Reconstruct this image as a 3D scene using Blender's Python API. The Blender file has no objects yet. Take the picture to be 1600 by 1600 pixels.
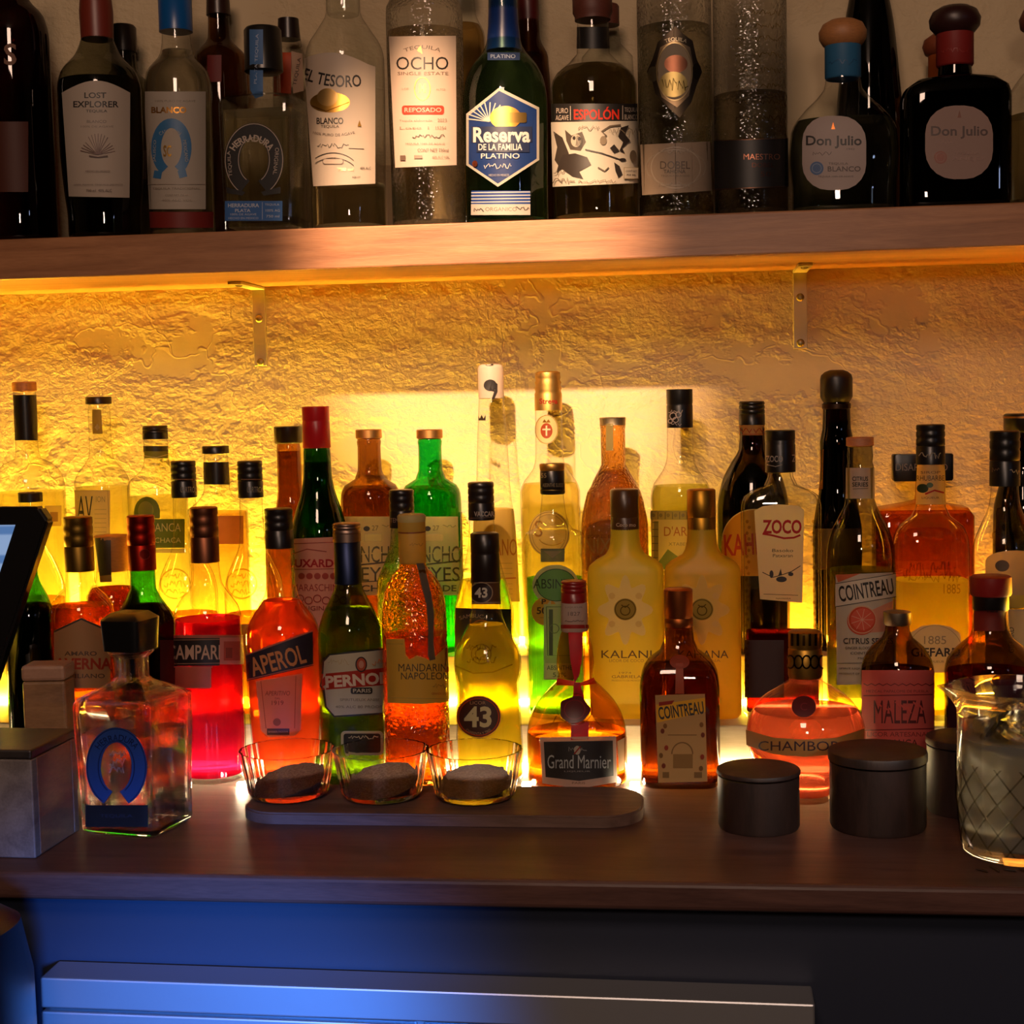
import bpy, bmesh, math, random
from mathutils import Vector, Matrix
random.seed(7)
S = bpy.context.scene
COL = S.collection
S.view_settings.view_transform = 'Standard'
try: S.view_settings.look = 'None'
except Exception: pass
S.view_settings.gamma = 1.0
S.view_settings.use_curve_mapping = False
S.view_settings.exposure = 0.35
cy = S.cycles
cy.max_bounces = 20; cy.diffuse_bounces = 3; cy.glossy_bounces = 4
cy.transmission_bounces = 16; cy.transparent_max_bounces = 40
cy.sample_clamp_indirect = 6.0; cy.use_denoising = True
cy.caustics_reflective = False; cy.caustics_refractive = False
cy.blur_glossy = 0.5

# ------------------------------------------------------------------ camera
F = 2400.0
D = 2.12
CT = 0.92                                   # counter top height
CAM = Vector((0.255, -D, CT + 0.460))
YAW, PITCH, ROLL = math.radians(7.0), math.atan(180 / F), 0.0225
fwd = Vector((-math.sin(YAW) * math.cos(PITCH), math.cos(YAW) * math.cos(PITCH), -math.sin(PITCH)))
r0 = Vector((math.cos(YAW), math.sin(YAW), 0)); u0 = r0.cross(fwd)
RT = r0 * math.cos(ROLL) - u0 * math.sin(ROLL)
UP = u0 * math.cos(ROLL) + r0 * math.sin(ROLL)
cd = bpy.data.cameras.new('camera'); cam = bpy.data.objects.new('camera', cd); COL.objects.link(cam)
cd.sensor_width = 36; cd.sensor_fit = 'HORIZONTAL'; cd.lens = 36 * F / 1600; cd.clip_start = 0.05; cd.clip_end = 50
m = Matrix((RT, UP, -fwd)).transposed().to_4x4(); m.translation = CAM
cam.matrix_world = m
S.camera = cam
def proj(p):
    v = Vector(p) - CAM; d = v.dot(fwd)
    return 800 + F * v.dot(RT) / d, 800 - F * v.dot(UP) / d, d
def ray(px, py): return fwd * F + RT * (px - 800) - UP * (py - 800)
def at_y(px, py, Y):                        # where the sight line meets the vertical plane y = Y
    d = ray(px, py); t = (Y - CAM.y) / d.y; return CAM + d * t
def at_z(px, py, Z):
    d = ray(px, py); t = (Z - CAM.z) / d.z; return CAM + d * t
def z_row(X, Y, py):                        # height on the vertical line (X, Y) seen at image row py
    n = UP * F + fwd * (py - 800)
    return CAM.z - ((X - CAM.x) * n.x + (Y - CAM.y) * n.y) / n.z

# ------------------------------------------------------------------ materials
MATS = {}
def lin(h):
    h = h.lstrip('#'); c = [int(h[i:i + 2], 16) / 255 for i in (0, 2, 4)]
    return tuple(x / 12.92 if x <= .04045 else ((x + .055) / 1.055) ** 2.4 for x in c)
def newmat(name):
    m = bpy.data.materials.new(name); m.use_nodes = True; nt = m.node_tree
    for n in list(nt.nodes): nt.nodes.remove(n)
    out = nt.nodes.new('ShaderNodeOutputMaterial')
    def N(t, **kw):
        n = nt.nodes.new(t)
        for k, v in kw.items():
            if hasattr(n, k) and not k[0].isupper(): setattr(n, k, v)
            else: n.inputs[k.replace('_', ' ')].default_value = v
        return n
    return m, nt, N, out, nt.links.new
def c4(c): return (c[0], c[1], c[2], 1)
def M(key):
    """kind:#hex -> material. p paper, k plastic, m metal, w wood, x wax, n ink"""
    if key in MATS: return MATS[key]
    kind, hx = key.split(':'); c = lin(hx)
    names = dict(p='paper', k='plastic', m='metal', w='wood', x='wax', n='ink', c='ceramic')
    m, nt, N, out, L = newmat(names[kind] + '_' + hx.strip('#'))
    b = N('ShaderNodeBsdfPrincipled'); b.inputs['Base Color'].default_value = c4(c)
    if kind == 'p':
        b.inputs['Roughness'].default_value = .55
        t = N('ShaderNodeBsdfTranslucent'); t.inputs['Color'].default_value = c4(c)
        mx = N('ShaderNodeMixShader'); mx.inputs[0].default_value = .5
        L(b.outputs[0], mx.inputs[1]); L(t.outputs[0], mx.inputs[2]); L(mx.outputs[0], out.inputs[0])
    else:
        b.inputs['Roughness'].default_value = dict(k=.32, m=.42, w=.55, x=.4, n=.5, c=.6)[kind]
        if kind == 'm': b.inputs['Metallic'].default_value = 1.0
        if kind == 'w':
            tc = N('ShaderNodeTexCoord'); mp = N('ShaderNodeMapping'); mp.inputs['Scale'].default_value = (60, 60, 300)
            nz = N('ShaderNodeTexNoise', Scale=3.0, Detail=4.0)
            L(tc.outputs['Object'], mp.inputs[0]); L(mp.outputs[0], nz.inputs['Vector'])
            rp = N('ShaderNodeValToRGB'); rp.color_ramp.elements[0].color = c4([x * .6 for x in c]); rp.color_ramp.elements[1].color = c4([min(1, x * 1.3) for x in c])
            L(nz.outputs[0], rp.inputs[0]); L(rp.outputs[0], b.inputs['Base Color'])
        L(b.outputs[0], out.inputs[0])
    MATS[key] = m; return m
def glass_shell(name, tint, edge=None, rough=0.02, bump=0, bscale=300, gl=0.5):
    """Thin bottle wall: tinted transmission, stronger towards grazing angles, with mirror reflection."""
    if name in MATS: return MATS[name]
    m, nt, N, out, L = newmat(name)
    edge = edge or tuple(max(0, x ** 2 * .45) for x in tint)
    lw = N('ShaderNodeLayerWeight'); lw.inputs['Blend'].default_value = .5
    pw = N('ShaderNodeMath', operation='POWER'); pw.inputs[1].default_value = 5.0
    L(lw.outputs['Facing'], pw.inputs[0])
    mc = N('ShaderNodeMix', data_type='RGBA'); mc.inputs[6].default_value = c4(tint); mc.inputs[7].default_value = c4(edge)
    L(pw.outputs[0], mc.inputs[0])
    tr = N('ShaderNodeBsdfTransparent'); L(mc.outputs[2], tr.inputs[0])
    g = N('ShaderNodeBsdfGlossy'); g.inputs['Roughness'].default_value = rough
    p2 = N('ShaderNodeMath', operation='POWER'); p2.inputs[1].default_value = 4.0; L(lw.outputs['Facing'], p2.inputs[0])
    ma = N('ShaderNodeMath', operation='MULTIPLY_ADD'); ma.inputs[1].default_value = gl; ma.inputs[2].default_value = .045
    L(p2.outputs[0], ma.inputs[0])
    mx = N('ShaderNodeMixShader'); L(ma.outputs[0], mx.inputs[0]); L(tr.outputs[0], mx.inputs[1]); L(g.outputs[0], mx.inputs[2])
    if bump:
        tc = N('ShaderNodeTexCoord'); nz = N('ShaderNodeTexVoronoi'); nz.inputs['Scale'].default_value = bscale
        L(tc.outputs['Object'], nz.inputs['Vector'])
        bp = N('ShaderNodeBump'); bp.inputs['Strength'].default_value = bump; bp.inputs['Distance'].default_value = .002
        L(nz.outputs[0], bp.inputs['Height']); L(bp.outputs[0], lw.inputs['Normal']); L(bp.outputs[0], g.inputs['Normal'])
        nz2 = N('ShaderNodeBsdfRefraction'); nz2.inputs['IOR'].default_value = 1.3; L(bp.outputs[0], nz2.inputs['Normal'])
        L(mc.outputs[2], nz2.inputs['Color'])
        m2 = N('ShaderNodeMixShader'); m2.inputs[0].default_value = .6; L(tr.outputs[0], m2.inputs[1]); L(nz2.outputs[0], m2.inputs[2])
        L(m2.outputs[0], mx.inputs[1])
    L(mx.outputs[0], out.inputs[0])
    MATS[name] = m; return m
def real_glass(name, tint=(1, 1, 1), ior=1.45, rough=0.0):
    if name in MATS: return MATS[name]
    m, nt, N, out, L = newmat(name)
    g = N('ShaderNodeBsdfGlass'); g.inputs['Color'].default_value = c4(tint); g.inputs['IOR'].default_value = ior; g.inputs['Roughness'].default_value = rough
    L(g.outputs[0], out.inputs[0]); MATS[name] = m; return m
def liquid_mat(color, cloud=0.12, ior=1.34):
    """Coloured drink: refracting body with a little haze that scatters the light."""
    key = 'liquid_%02x%02x%02x_%d' % (*[int(max(0, min(1, x)) * 255) for x in color], int(cloud * 100))
    if key in MATS: return MATS[key]
    m, nt, N, out, L = newmat(key)
    g = N('ShaderNodeBsdfGlass'); g.inputs['Color'].default_value = c4(color); g.inputs['IOR'].default_value = ior; g.inputs['Roughness'].default_value = 0
    tr = N('ShaderNodeBsdfTransparent'); tr.inputs['Color'].default_value = c4(color)
    m0 = N('ShaderNodeMixShader'); m0.inputs[0].default_value = .3
    L(g.outputs[0], m0.inputs[1]); L(tr.outputs[0], m0.inputs[2])
    t = N('ShaderNodeBsdfTranslucent'); t.inputs['Color'].default_value = c4(color)
    mx = N('ShaderNodeMixShader'); mx.inputs[0].default_value = cloud
    L(m0.outputs[0], mx.inputs[1]); L(t.outputs[0], mx.inputs[2]); L(mx.outputs[0], out.inputs[0])
    MATS[key] = m; return m
def emit(name, c, s):
    m, nt, N, out, L = newmat(name)
    e = N('ShaderNodeEmission'); e.inputs[0].default_value = c4(c); e.inputs[1].default_value = s
    L(e.outputs[0], out.inputs[0]); return m
GLASS = {
    'clear': glass_shell('clear_glass', (.96, .97, .95), (.42, .40, .34)),
    'bumpy': glass_shell('pebbled_clear_glass', (.95, .95, .92), (.4, .38, .32), bump=.6, bscale=220),
    'green': glass_shell('green_glass', (.10, .42, .07), (.01, .05, .01)),
    'emerald': glass_shell('emerald_glass', (.06, .60, .20), (.01, .12, .04)),
    'olive': glass_shell('olive_glass', (.30, .40, .07), (.04, .06, .01)),
    'brown': glass_shell('brown_glass', (.46, .29, .13), (.07, .03, .01)),
    'amber': glass_shell('amber_glass', (.86, .58, .22), (.3, .14, .03)),
    'dark': glass_shell('dark_brown_glass', (.09, .03, .012), (.01, .004, .002)),
    'black': glass_shell('black_glass', (.012, .008, .008), (.004, .003, .003)),
    'ambertex': glass_shell('pebbled_amber_glass', (.86, .50, .14), (.3, .1, .02), bump=1.0, bscale=170),
    'corn': glass_shell('kernel_amber_glass', (.80, .56, .24), (.3, .14, .03), bump=1.0, bscale=260),
    'tealish': glass_shell('pale_teal_glass', (.62, .80, .70), (.12, .2, .18)),
    'smoke': glass_shell('smoky_glass', (.5, .5, .40), (.12, .11, .08)),
    'pink': glass_shell('pale_pink_glass', (.98, .80, .66), (.6, .3, .2)),
}
EMB = glass_shell('embossed_glass', (.72, .62, .40), (.3, .2, .1), rough=.12)

# ------------------------------------------------------------------ mesh helpers
def obj(name, verts, faces, mats, fmat=None, parent=None, loc=None, smooth=True, angle=40):
    me = bpy.data.meshes.new(name); me.from_pydata([tuple(v) for v in verts], [], faces)
    if not isinstance(mats, (list, tuple)): mats = [mats]
    for mm in mats: me.materials.append(mm)
    if fmat:
        for p, i in zip(me.polygons, fmat): p.material_index = i
    if smooth:
        me.polygons.foreach_set('use_smooth', [True] * len(me.polygons))
        try: me.set_sharp_from_angle(angle=math.radians(angle))
        except Exception: pass
    me.update()
    o = bpy.data.objects.new(name, me); COL.objects.link(o)
    if parent is not None: o.parent = parent
    if loc is not None: o.location = loc
    return o
def tag(o, label=None, cat=None, group=None, kind=None):
    if label: o['label'] = label
    if cat: o['category'] = cat
    if group: o['group'] = group
    if kind: o['kind'] = kind
    return o
def thing(name, label, cat, loc, group=None, rz=0):
    o = bpy.data.objects.new(name, None); COL.objects.link(o); o.location = loc; o.rotation_euler = (0, 0, rz)
    o.empty_display_size = .03
    return tag(o, label, cat, group)
def bm_obj(name, bm, mats, parent=None, loc=None, smooth=False, angle=40, rot=None):
    me = bpy.data.meshes.new(name); bm.normal_update(); bm.to_mesh(me); bm.free()
    if not isinstance(mats, (list, tuple)): mats = [mats]
    for mm in mats: me.materials.append(mm)
    if smooth:
        me.polygons.foreach_set('use_smooth', [True] * len(me.polygons))
        try: me.set_sharp_from_angle(angle=math.radians(angle))
        except Exception: pass
    o = bpy.data.objects.new(name, me); COL.objects.link(o)
    if parent is not None: o.parent = parent
    if loc is not None: o.location = loc
    if rot is not None: o.rotation_euler = rot
    return o
def box_bm(x0, x1, y0, y1, z0, z1, bev=0, bm=None, seg=2):
    b = bm or bmesh.new()
    vs = [b.verts.new(p) for p in ((x0, y0, z0), (x1, y0, z0), (x1, y1, z0), (x0, y1, z0), (x0, y0, z1), (x1, y0, z1), (x1, y1, z1), (x0, y1, z1))]
    fs = [b.faces.new([vs[i] for i in f]) for f in ((3, 2, 1, 0), (4, 5, 6, 7), (0, 1, 5, 4), (1, 2, 6, 5), (2, 3, 7, 6), (3, 0, 4, 7))]
    if bev:
        es = list({e for f in fs for e in f.edges})
        bmesh.ops.bevel(b, geom=es, offset=bev, segments=seg, affect='EDGES', profile=.5)
    return b
def pchip(xs, ys):
    n = len(xs); h = [xs[i + 1] - xs[i] for i in range(n - 1)]; d = [(ys[i + 1] - ys[i]) / h[i] for i in range(n - 1)]
    mm = [0] * n; mm[0], mm[-1] = d[0], d[-1]
    for i in range(1, n - 1):
        if d[i - 1] * d[i] > 0:
            w1 = 2 * h[i] + h[i - 1]; w2 = h[i] + 2 * h[i - 1]
            mm[i] = (w1 + w2) / (w1 / d[i - 1] + w2 / d[i])
    def f(x):
        if x <= xs[0]: return ys[0]
        if x >= xs[-1]: return ys[-1]
        i = 0
        while xs[i + 1] < x: i += 1
        t = (x - xs[i]) / h[i]
        return ((2 * t**3 - 3 * t * t + 1) * ys[i] + (t**3 - 2 * t * t + t) * h[i] * mm[i] + (3 * t * t - 2 * t**3) * ys[i + 1] + (t**3 - t * t) * h[i] * mm[i + 1])
    return f
def sq(t, e):
    return math.copysign(abs(t) ** e, t)
def loft(rings, seg, bottom=True, top=True, flute=None):
    """rings: (z, rx, ry, n) from bottom to top -> verts, faces"""
    V, Fc = [], []
    for (z, rx, ry, n) in rings:
        for k in range(seg):
            a = 2 * math.pi * k / seg
            q = 1 + (flute(a, z) if flute else 0)
            V.append((rx * q * sq(math.cos(a), 2 / n), ry * q * sq(math.sin(a), 2 / n), z))
    for i in range(len(rings) - 1):
        for k in range(seg):
            k2 = (k + 1) % seg
            Fc.append((i * seg + k, i * seg + k2, (i + 1) * seg + k2, (i + 1) * seg + k))
    if bottom: Fc.append(tuple(range(seg - 1, -1, -1)))
    if top: Fc.append(tuple(range((len(rings) - 1) * seg, len(rings) * seg)))
    return V, Fc

# ------------------------------------------------------------------ flat drawing for labels (picture rows/columns -> wrapped on the bottle)
TXT = {}
def text_mesh(s, bold):
    k = (s, bold)
    if k in TXT: return TXT[k]
    cu = bpy.data.curves.new('t', 'FONT'); cu.body = s; cu.size = 1; cu.offset = bold; cu.resolution_u = 3; cu.fill_mode = 'FRONT'
    o = bpy.data.objects.new('t', cu); COL.objects.link(o)
    dg = bpy.context.evaluated_depsgraph_get(); me = o.evaluated_get(dg).to_mesh()
    V = [(v.co.x, v.co.y) for v in me.vertices]; Fc = [tuple(p.vertices) for p in me.polygons]
    o.evaluated_get(dg).to_mesh_clear(); bpy.data.objects.remove(o); bpy.data.curves.remove(cu)
    if not V: V = [(0, 0), (1, 0), (1, 1)]; Fc = [(0, 1, 2)]
    x0 = min(v[0] for v in V); x1 = max(v[0] for v in V); y0 = min(v[1] for v in V); y1 = max(v[1] for v in V)
    TXT[k] = ([((v[0] - x0), (v[1] - y0)) for v in V], Fc, x1 - x0, y1 - y0); return TXT[k]
def R(x0, y0, x1, y1, c): return ('s', [(x0, y0), (x1, y0), (x1, y1), (x0, y1)], [(0, 1, 2, 3)], c)
def P(pts, c): return ('s', pts, [tuple(range(len(pts)))], c)
def E(cx, cy_, rx, ry, c, n=28): return P([(cx + rx * math.cos(2 * math.pi * k / n), cy_ + ry * math.sin(2 * math.pi * k / n)) for k in range(n)], c)
def RR(x0, y0, x1, y1, r, c, n=5):
    pts = []
    for (ax, ay, a0) in ((x1 - r, y1 - r, 0), (x0 + r, y1 - r, 90), (x0 + r, y0 + r, 180), (x1 - r, y0 + r, 270)):
        for k in range(n + 1):
            a = math.radians(a0 + 90 * k / n); pts.append((ax + r * math.cos(a), ay + r * math.sin(a)))
    return P(pts, c)
def LN(pts, w, c, closed=False):
    V, Fc = [], []
    n = len(pts)
    for i in range(n):
        a = pts[i - 1] if (i > 0 or closed) else pts[i]; b = pts[(i + 1) % n] if (i < n - 1 or closed) else pts[i]
        dx, dy = b[0] - a[0], b[1] - a[1]; l = math.hypot(dx, dy) or 1
        nx, ny = -dy / l * w / 2, dx / l * w / 2
        V += [(pts[i][0] + nx, pts[i][1] + ny), (pts[i][0] - nx, pts[i][1] - ny)]
    for i in range(n if closed else n - 1):
        j = (i + 1) % n
        Fc.append((2 * i, 2 * j, 2 * j + 1, 2 * i + 1))
    return ('s', V, Fc, c)
def O(cx, cy_, rx, w, c, ry=None, a0=0, a1=360, n=36):
    ry = ry or rx; full = abs(a1 - a0) >= 360
    m_ = n if full else n + 1
    return LN([(cx + rx * math.cos(math.radians(a0 + (a1 - a0) * k / n)), cy_ + ry * math.sin(math.radians(a0 + (a1 - a0) * k / n))) for k in range(m_)], w, c, full)
def SQ(x0, x1, y, c, w=1.0, amp=2, seed=0):                      # a hand-written scrawl
    rn = random.Random(seed); n = int((x1 - x0) / 2.2) + 2
    return LN([(x0 + (x1 - x0) * i / (n - 1) + rn.uniform(-1, 1), y + rn.uniform(-amp, amp)) for i in range(n)], w, c)
def T(s, cx, cy_, h, c, w=None, b=0.0, rot=0, arc=0, sh=0):
    V, Fc, W, H = text_mesh(s, b)
    k = h / H; kx = (w / W) if w else k
    out = []
    for (x, y) in V:
        X = (x - W / 2) * kx + sh * (y - H / 2) * k; Yv = -(y - H / 2) * k
        if arc:
            a = X / arc; rr = arc - Yv
            X, Yv = rr * math.sin(a), arc - rr * math.cos(a)
        if rot:
            q = math.radians(rot); X, Yv = X * math.cos(q) - Yv * math.sin(q), X * math.sin(q) + Yv * math.cos(q)
        out.append((cx + X, cy_ + Yv))
    return ('s', out, Fc, c)
def HS(cx, cy_, rx, ry, w, c, gap=38):                           # horseshoe open at the bottom
    return O(cx, cy_, rx - w / 2, w, c, ry=ry - w / 2, a0=90 + gap, a1=450 - gap, n=30)

ROWS = dict(top=(-.19, None), topback=(-.068, None), back=(-.08, CT + .12), mid=(-.2, CT + .056), front=(-.315, CT))
SHELF_T = z_row(0.05, -.25, 344); SHELF_B = z_row(0.05, -.25, 410)
ROWS['top'] = (-.19, SHELF_T); ROWS['topback'] = (-.068, SHELF_T)
GROUPS = dict(top='bottles along the front of the upper shelf', topback='bottles at the back of the upper shelf', back='bottles in the back row on the high step',
              mid='bottles in the middle row on the low step', front='bottles in the front row on the counter')
def screw(y0, y1, hw, ridged=True):
    h = y1 - y0
    if not ridged: return [(y0, hw * .9), (y0 + 1.2, hw), (y1, hw)]
    return [(y0, hw * .9), (y0 + 1.5, hw * .99), (y0 + h * .12, hw), (y0 + h * .16, hw * .95), (y0 + h * .2, hw), (y0 + h * .3, hw), (y0 + h * .34, hw * .95), (y0 + h * .38, hw),
            (y0 + h * .52, hw), (y0 + h * .54, hw * .96), (y0 + h * .56, hw), (y1, hw * 1.01)]
class Bottle:
    def __init__(s, label, row, cx, yref, prof, glass='clear', liq=None, cap=None, capmat='k:#15110e', ratio=1.0, n=2.0, parts=(), Y=None,
                 rot=0, extra=(), name='liquor_bottle', cat='bottle', capname='cap', base=None, cloud=.12, cap_n=2.0, flute=None, cap_ratio=1.0, lift=None, seg=40, body_name='glass_body', thick=None):
        Yr, zb = ROWS[row]; Y = Yr if Y is None else Y; zb = zb if base is None else base
        p = at_y(cx, yref, Y); X = p.x
        s.X, s.Y, s.zb = X, Y, zb
        s.k = proj((X, Y, p.z))[2] / F                            # metres per picture pixel
        s.root = thing(name, label, cat, (X, Y, zb), GROUPS.get(row), rot)
        s.rot = rot; s.flute = flute
        Z = lambda y: z_row(X, Y, y) - zb
        pr = sorted([(Z(y), hw * s.k) for y, hw in prof])
        pr = [q for q in pr if q[0] > .012]
        r_b = pr[0][1]
        pr = [(0, r_b * .9), (.0035, r_b * .985), (.008, r_b)] + pr
        f = pchip([q[0] for q in pr], [q[1] for q in pr])
        top = pr[-1][0]; rmin = min(q[1] for q in pr[3:]); rmax = max(q[1] for q in pr)
        s.f, s.top, s.ratio, s.n, s.rmin, s.rmax = f, top, ratio, n, rmin, rmax
        zs = []
        for i in range(len(pr) - 1):
            a, b = pr[i][0], pr[i + 1][0]
            st = max(1, min(8, int((b - a) / .006))) if abs(pr[i][1] - pr[i + 1][1]) > .0006 else max(1, int((b - a) / .03))
            if flute: st = max(st, int((b - a) / .006))
            zs += [a + (b - a) * j / st for j in range(st)]
        zs.append(top)
        s.zs = zs
        gm = GLASS[glass] if isinstance(glass, str) and glass in GLASS else (M(glass) if isinstance(glass, str) else glass)
        V, Fc = loft([(z, *s.sec(z)) for z in zs], seg, True, False, flute)
        if thick:
            ri = []
            for z in zs:
                if z > .012:
                    a, b, nn = s.sec(z); ri.append((z, a - thick, b - thick, nn))
            V2, F2 = loft(ri, seg, True, False)
            o0 = len(V); nr = len(V) - seg
            V += V2; Fc += [tuple(reversed([i + o0 for i in q])) for q in F2]
            t2 = len(V) - seg
            Fc += [(nr + k, nr + (k + 1) % seg, t2 + (k + 1) % seg, t2 + k) for k in range(seg)]
        s.body = obj(body_name, V, Fc, gm, parent=s.root)
        if liq:
            ly, lc = liq[0], liq[1]; lz = min(Z(ly), top - .004); ins = (thick or .0) + .0016
            zz = [z for z in zs if .008 < z < lz - .002] + [lz]
            lm = liquid_mat(lc, cloud) if not isinstance(lc, str) else M(lc)
            rg = []
            for z in [.0075] + zz:
                a, b, nn = s.sec(z); rg.append((z, max(.001, a - ins), max(.001, b - ins), nn))
            V, Fc = loft(rg, seg)
            obj('liquid', V, Fc, lm, parent=s.root)
        s.caps = []
        if cap:
            cp = sorted([(Z(y), hw * s.k) for y, hw in cap]); s.addcap(capname, cp, capmat, cap_n, cap_ratio)
        for e in extra:                                            # (name, [(y, hw)...], material)
            cp = sorted([(Z(y), hw * s.k) for y, hw in e[1]]); s.addcap(e[0], cp, e[2], e[3] if len(e) > 3 else 2.0)
        for pt in parts: s.draw(*pt)
    def addcap(s, name, cp, mat, n=2.0, ratio=1.0):
        xs = [c[0] for c in cp]; ys = [c[1] for c in cp]
        for i in range(1, len(xs)):
            if xs[i] <= xs[i - 1]: xs[i] = xs[i - 1] + 1e-5
        V, Fc = loft([(z, r, r * ratio, n) for z, r in zip(xs, ys)], 32)
        mm = M(mat) if isinstance(mat, str) and ':' in mat else (GLASS[mat] if isinstance(mat, str) else mat)
        o = obj(name, V, Fc, mm, parent=s.root, angle=50)
        s.caps.append((xs, ys, n, ratio)); return o
    def sec(s, z):
        r = s.f(z)
        if s.n == 2.0 and s.ratio == 1.0: return r, r, 2.0
        t = (r - s.rmin) / max(1e-6, s.rmax - s.rmin); t = max(0, min(1, t * 1.15)); t = t * t * (3 - 2 * t)
        return r, r * (1 + (s.ratio - 1) * t), 2 + (s.n - 2) * t
    def outer(s, z):
        a, b, n = s.sec(z) if z <= s.top + 1e-4 else (0, 0, 2.0)
        for xs, ys, cn, cr in s.caps:
            if xs[0] - 1e-4 <= z <= xs[-1] + 1e-4:
                r = ys[-1]
                for i in range(len(xs) - 1):
                    if xs[i] <= z <= xs[i + 1]: r = ys[i] + (ys[i + 1] - ys[i]) * (z - xs[i]) / max(1e-9, xs[i + 1] - xs[i]); break
                if r > a: a, b, n = r, r * cr, cn
        return a, b, n
    def wrap(s, px, py, off):                                      # the point of the surface seen at picture column px, row py
        z = z_row(s.X, s.Y, py); x = 0.0
        dxc, dyc = CAM.x - s.X, CAM.y - s.Y
        cr, sr = math.cos(s.rot), math.sin(s.rot)
        for it in range(5):
            a, b, n = s.outer(z - s.zb)
            if a < 1e-5: a = b = .002
            rv = math.atan2(dxc, -dyc) if (n == 2.0 and a == b) else 0.0
            x = max(-a * .995, min(a * .995, x))
            y = -b * (1 - abs(x / a) ** n) ** (1 / n)
            lx, ly = x * math.cos(rv) - y * math.sin(rv), x * math.sin(rv) + y * math.cos(rv)
            if it == 4: break
            qx, qy, d = proj((s.X + lx * cr - ly * sr, s.Y + lx * sr + ly * cr, z))
            x += (px - qx) * d / F; z -= (py - qy) * d / F
        q = 1 + off / max(.004, math.hypot(lx, ly))
        return (lx * q, ly * q, z - s.zb)
    def draw(s, name, ops, label=None, off0=.0005):
        mats, V, Fc, Fm = [], [], [], []
        for i, op in enumerate(ops):
            _, pts, faces, c = op
            mt = c if not isinstance(c, str) else (EMB if c == 'emb' else (GLASS[c] if c in GLASS else M(c)))
            if mt not in mats: mats.append(mt)
            b = bmesh.new(); vs = [b.verts.new((x, y, 0)) for x, y in pts]
            for f_ in faces:
                try: b.faces.new([vs[k] for k in f_])
                except ValueError: pass
            x0 = min(p[0] for p in pts); x1 = max(p[0] for p in pts); y0 = min(p[1] for p in pts); y1 = max(p[1] for p in pts)
            st = 7.0
            x = math.floor(x0 / st) * st + st
            while x < x1 - .5:
                bmesh.ops.bisect_plane(b, geom=b.verts[:] + b.edges[:] + b.faces[:], plane_co=(x, 0, 0), plane_no=(1, 0, 0)); x += st
            y = math.floor(y0 / 11) * 11 + 11
            while y < y1 - .5:
                bmesh.ops.bisect_plane(b, geom=b.verts[:] + b.edges[:] + b.faces[:], plane_co=(0, y, 0), plane_no=(0, 1, 0)); y += 11
            b.verts.index_update(); o0 = len(V)
            for v in b.verts: V.append(s.wrap(v.co.x, v.co.y, off0 + i * .00009))
            for f_ in b.faces:
                ids = [v.index + o0 for v in f_.verts]
                p0, p1, p2 = V[ids[0]], V[ids[1]], V[ids[2]]
                nx = Vector((0, 0, 0))
                for j in range(1, len(ids) - 1):
                    nx += (Vector(V[ids[j]]) - Vector(p0)).cross(Vector(V[ids[j + 1]]) - Vector(p0))
                if nx.dot(Vector((p0[0] * .5, p0[1] - .01, 0))) < 0: ids.reverse()
                Fc.append(tuple(ids)); Fm.append(mats.index(mt))
            b.free()
        o = obj(name, V, Fc, mats, Fm, parent=s.root, angle=60)
        if label: o['label'] = label
        return o
LED1, LED2, LED3, LEDC = 36.0, 150.0, 640.0, 160.0

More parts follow.
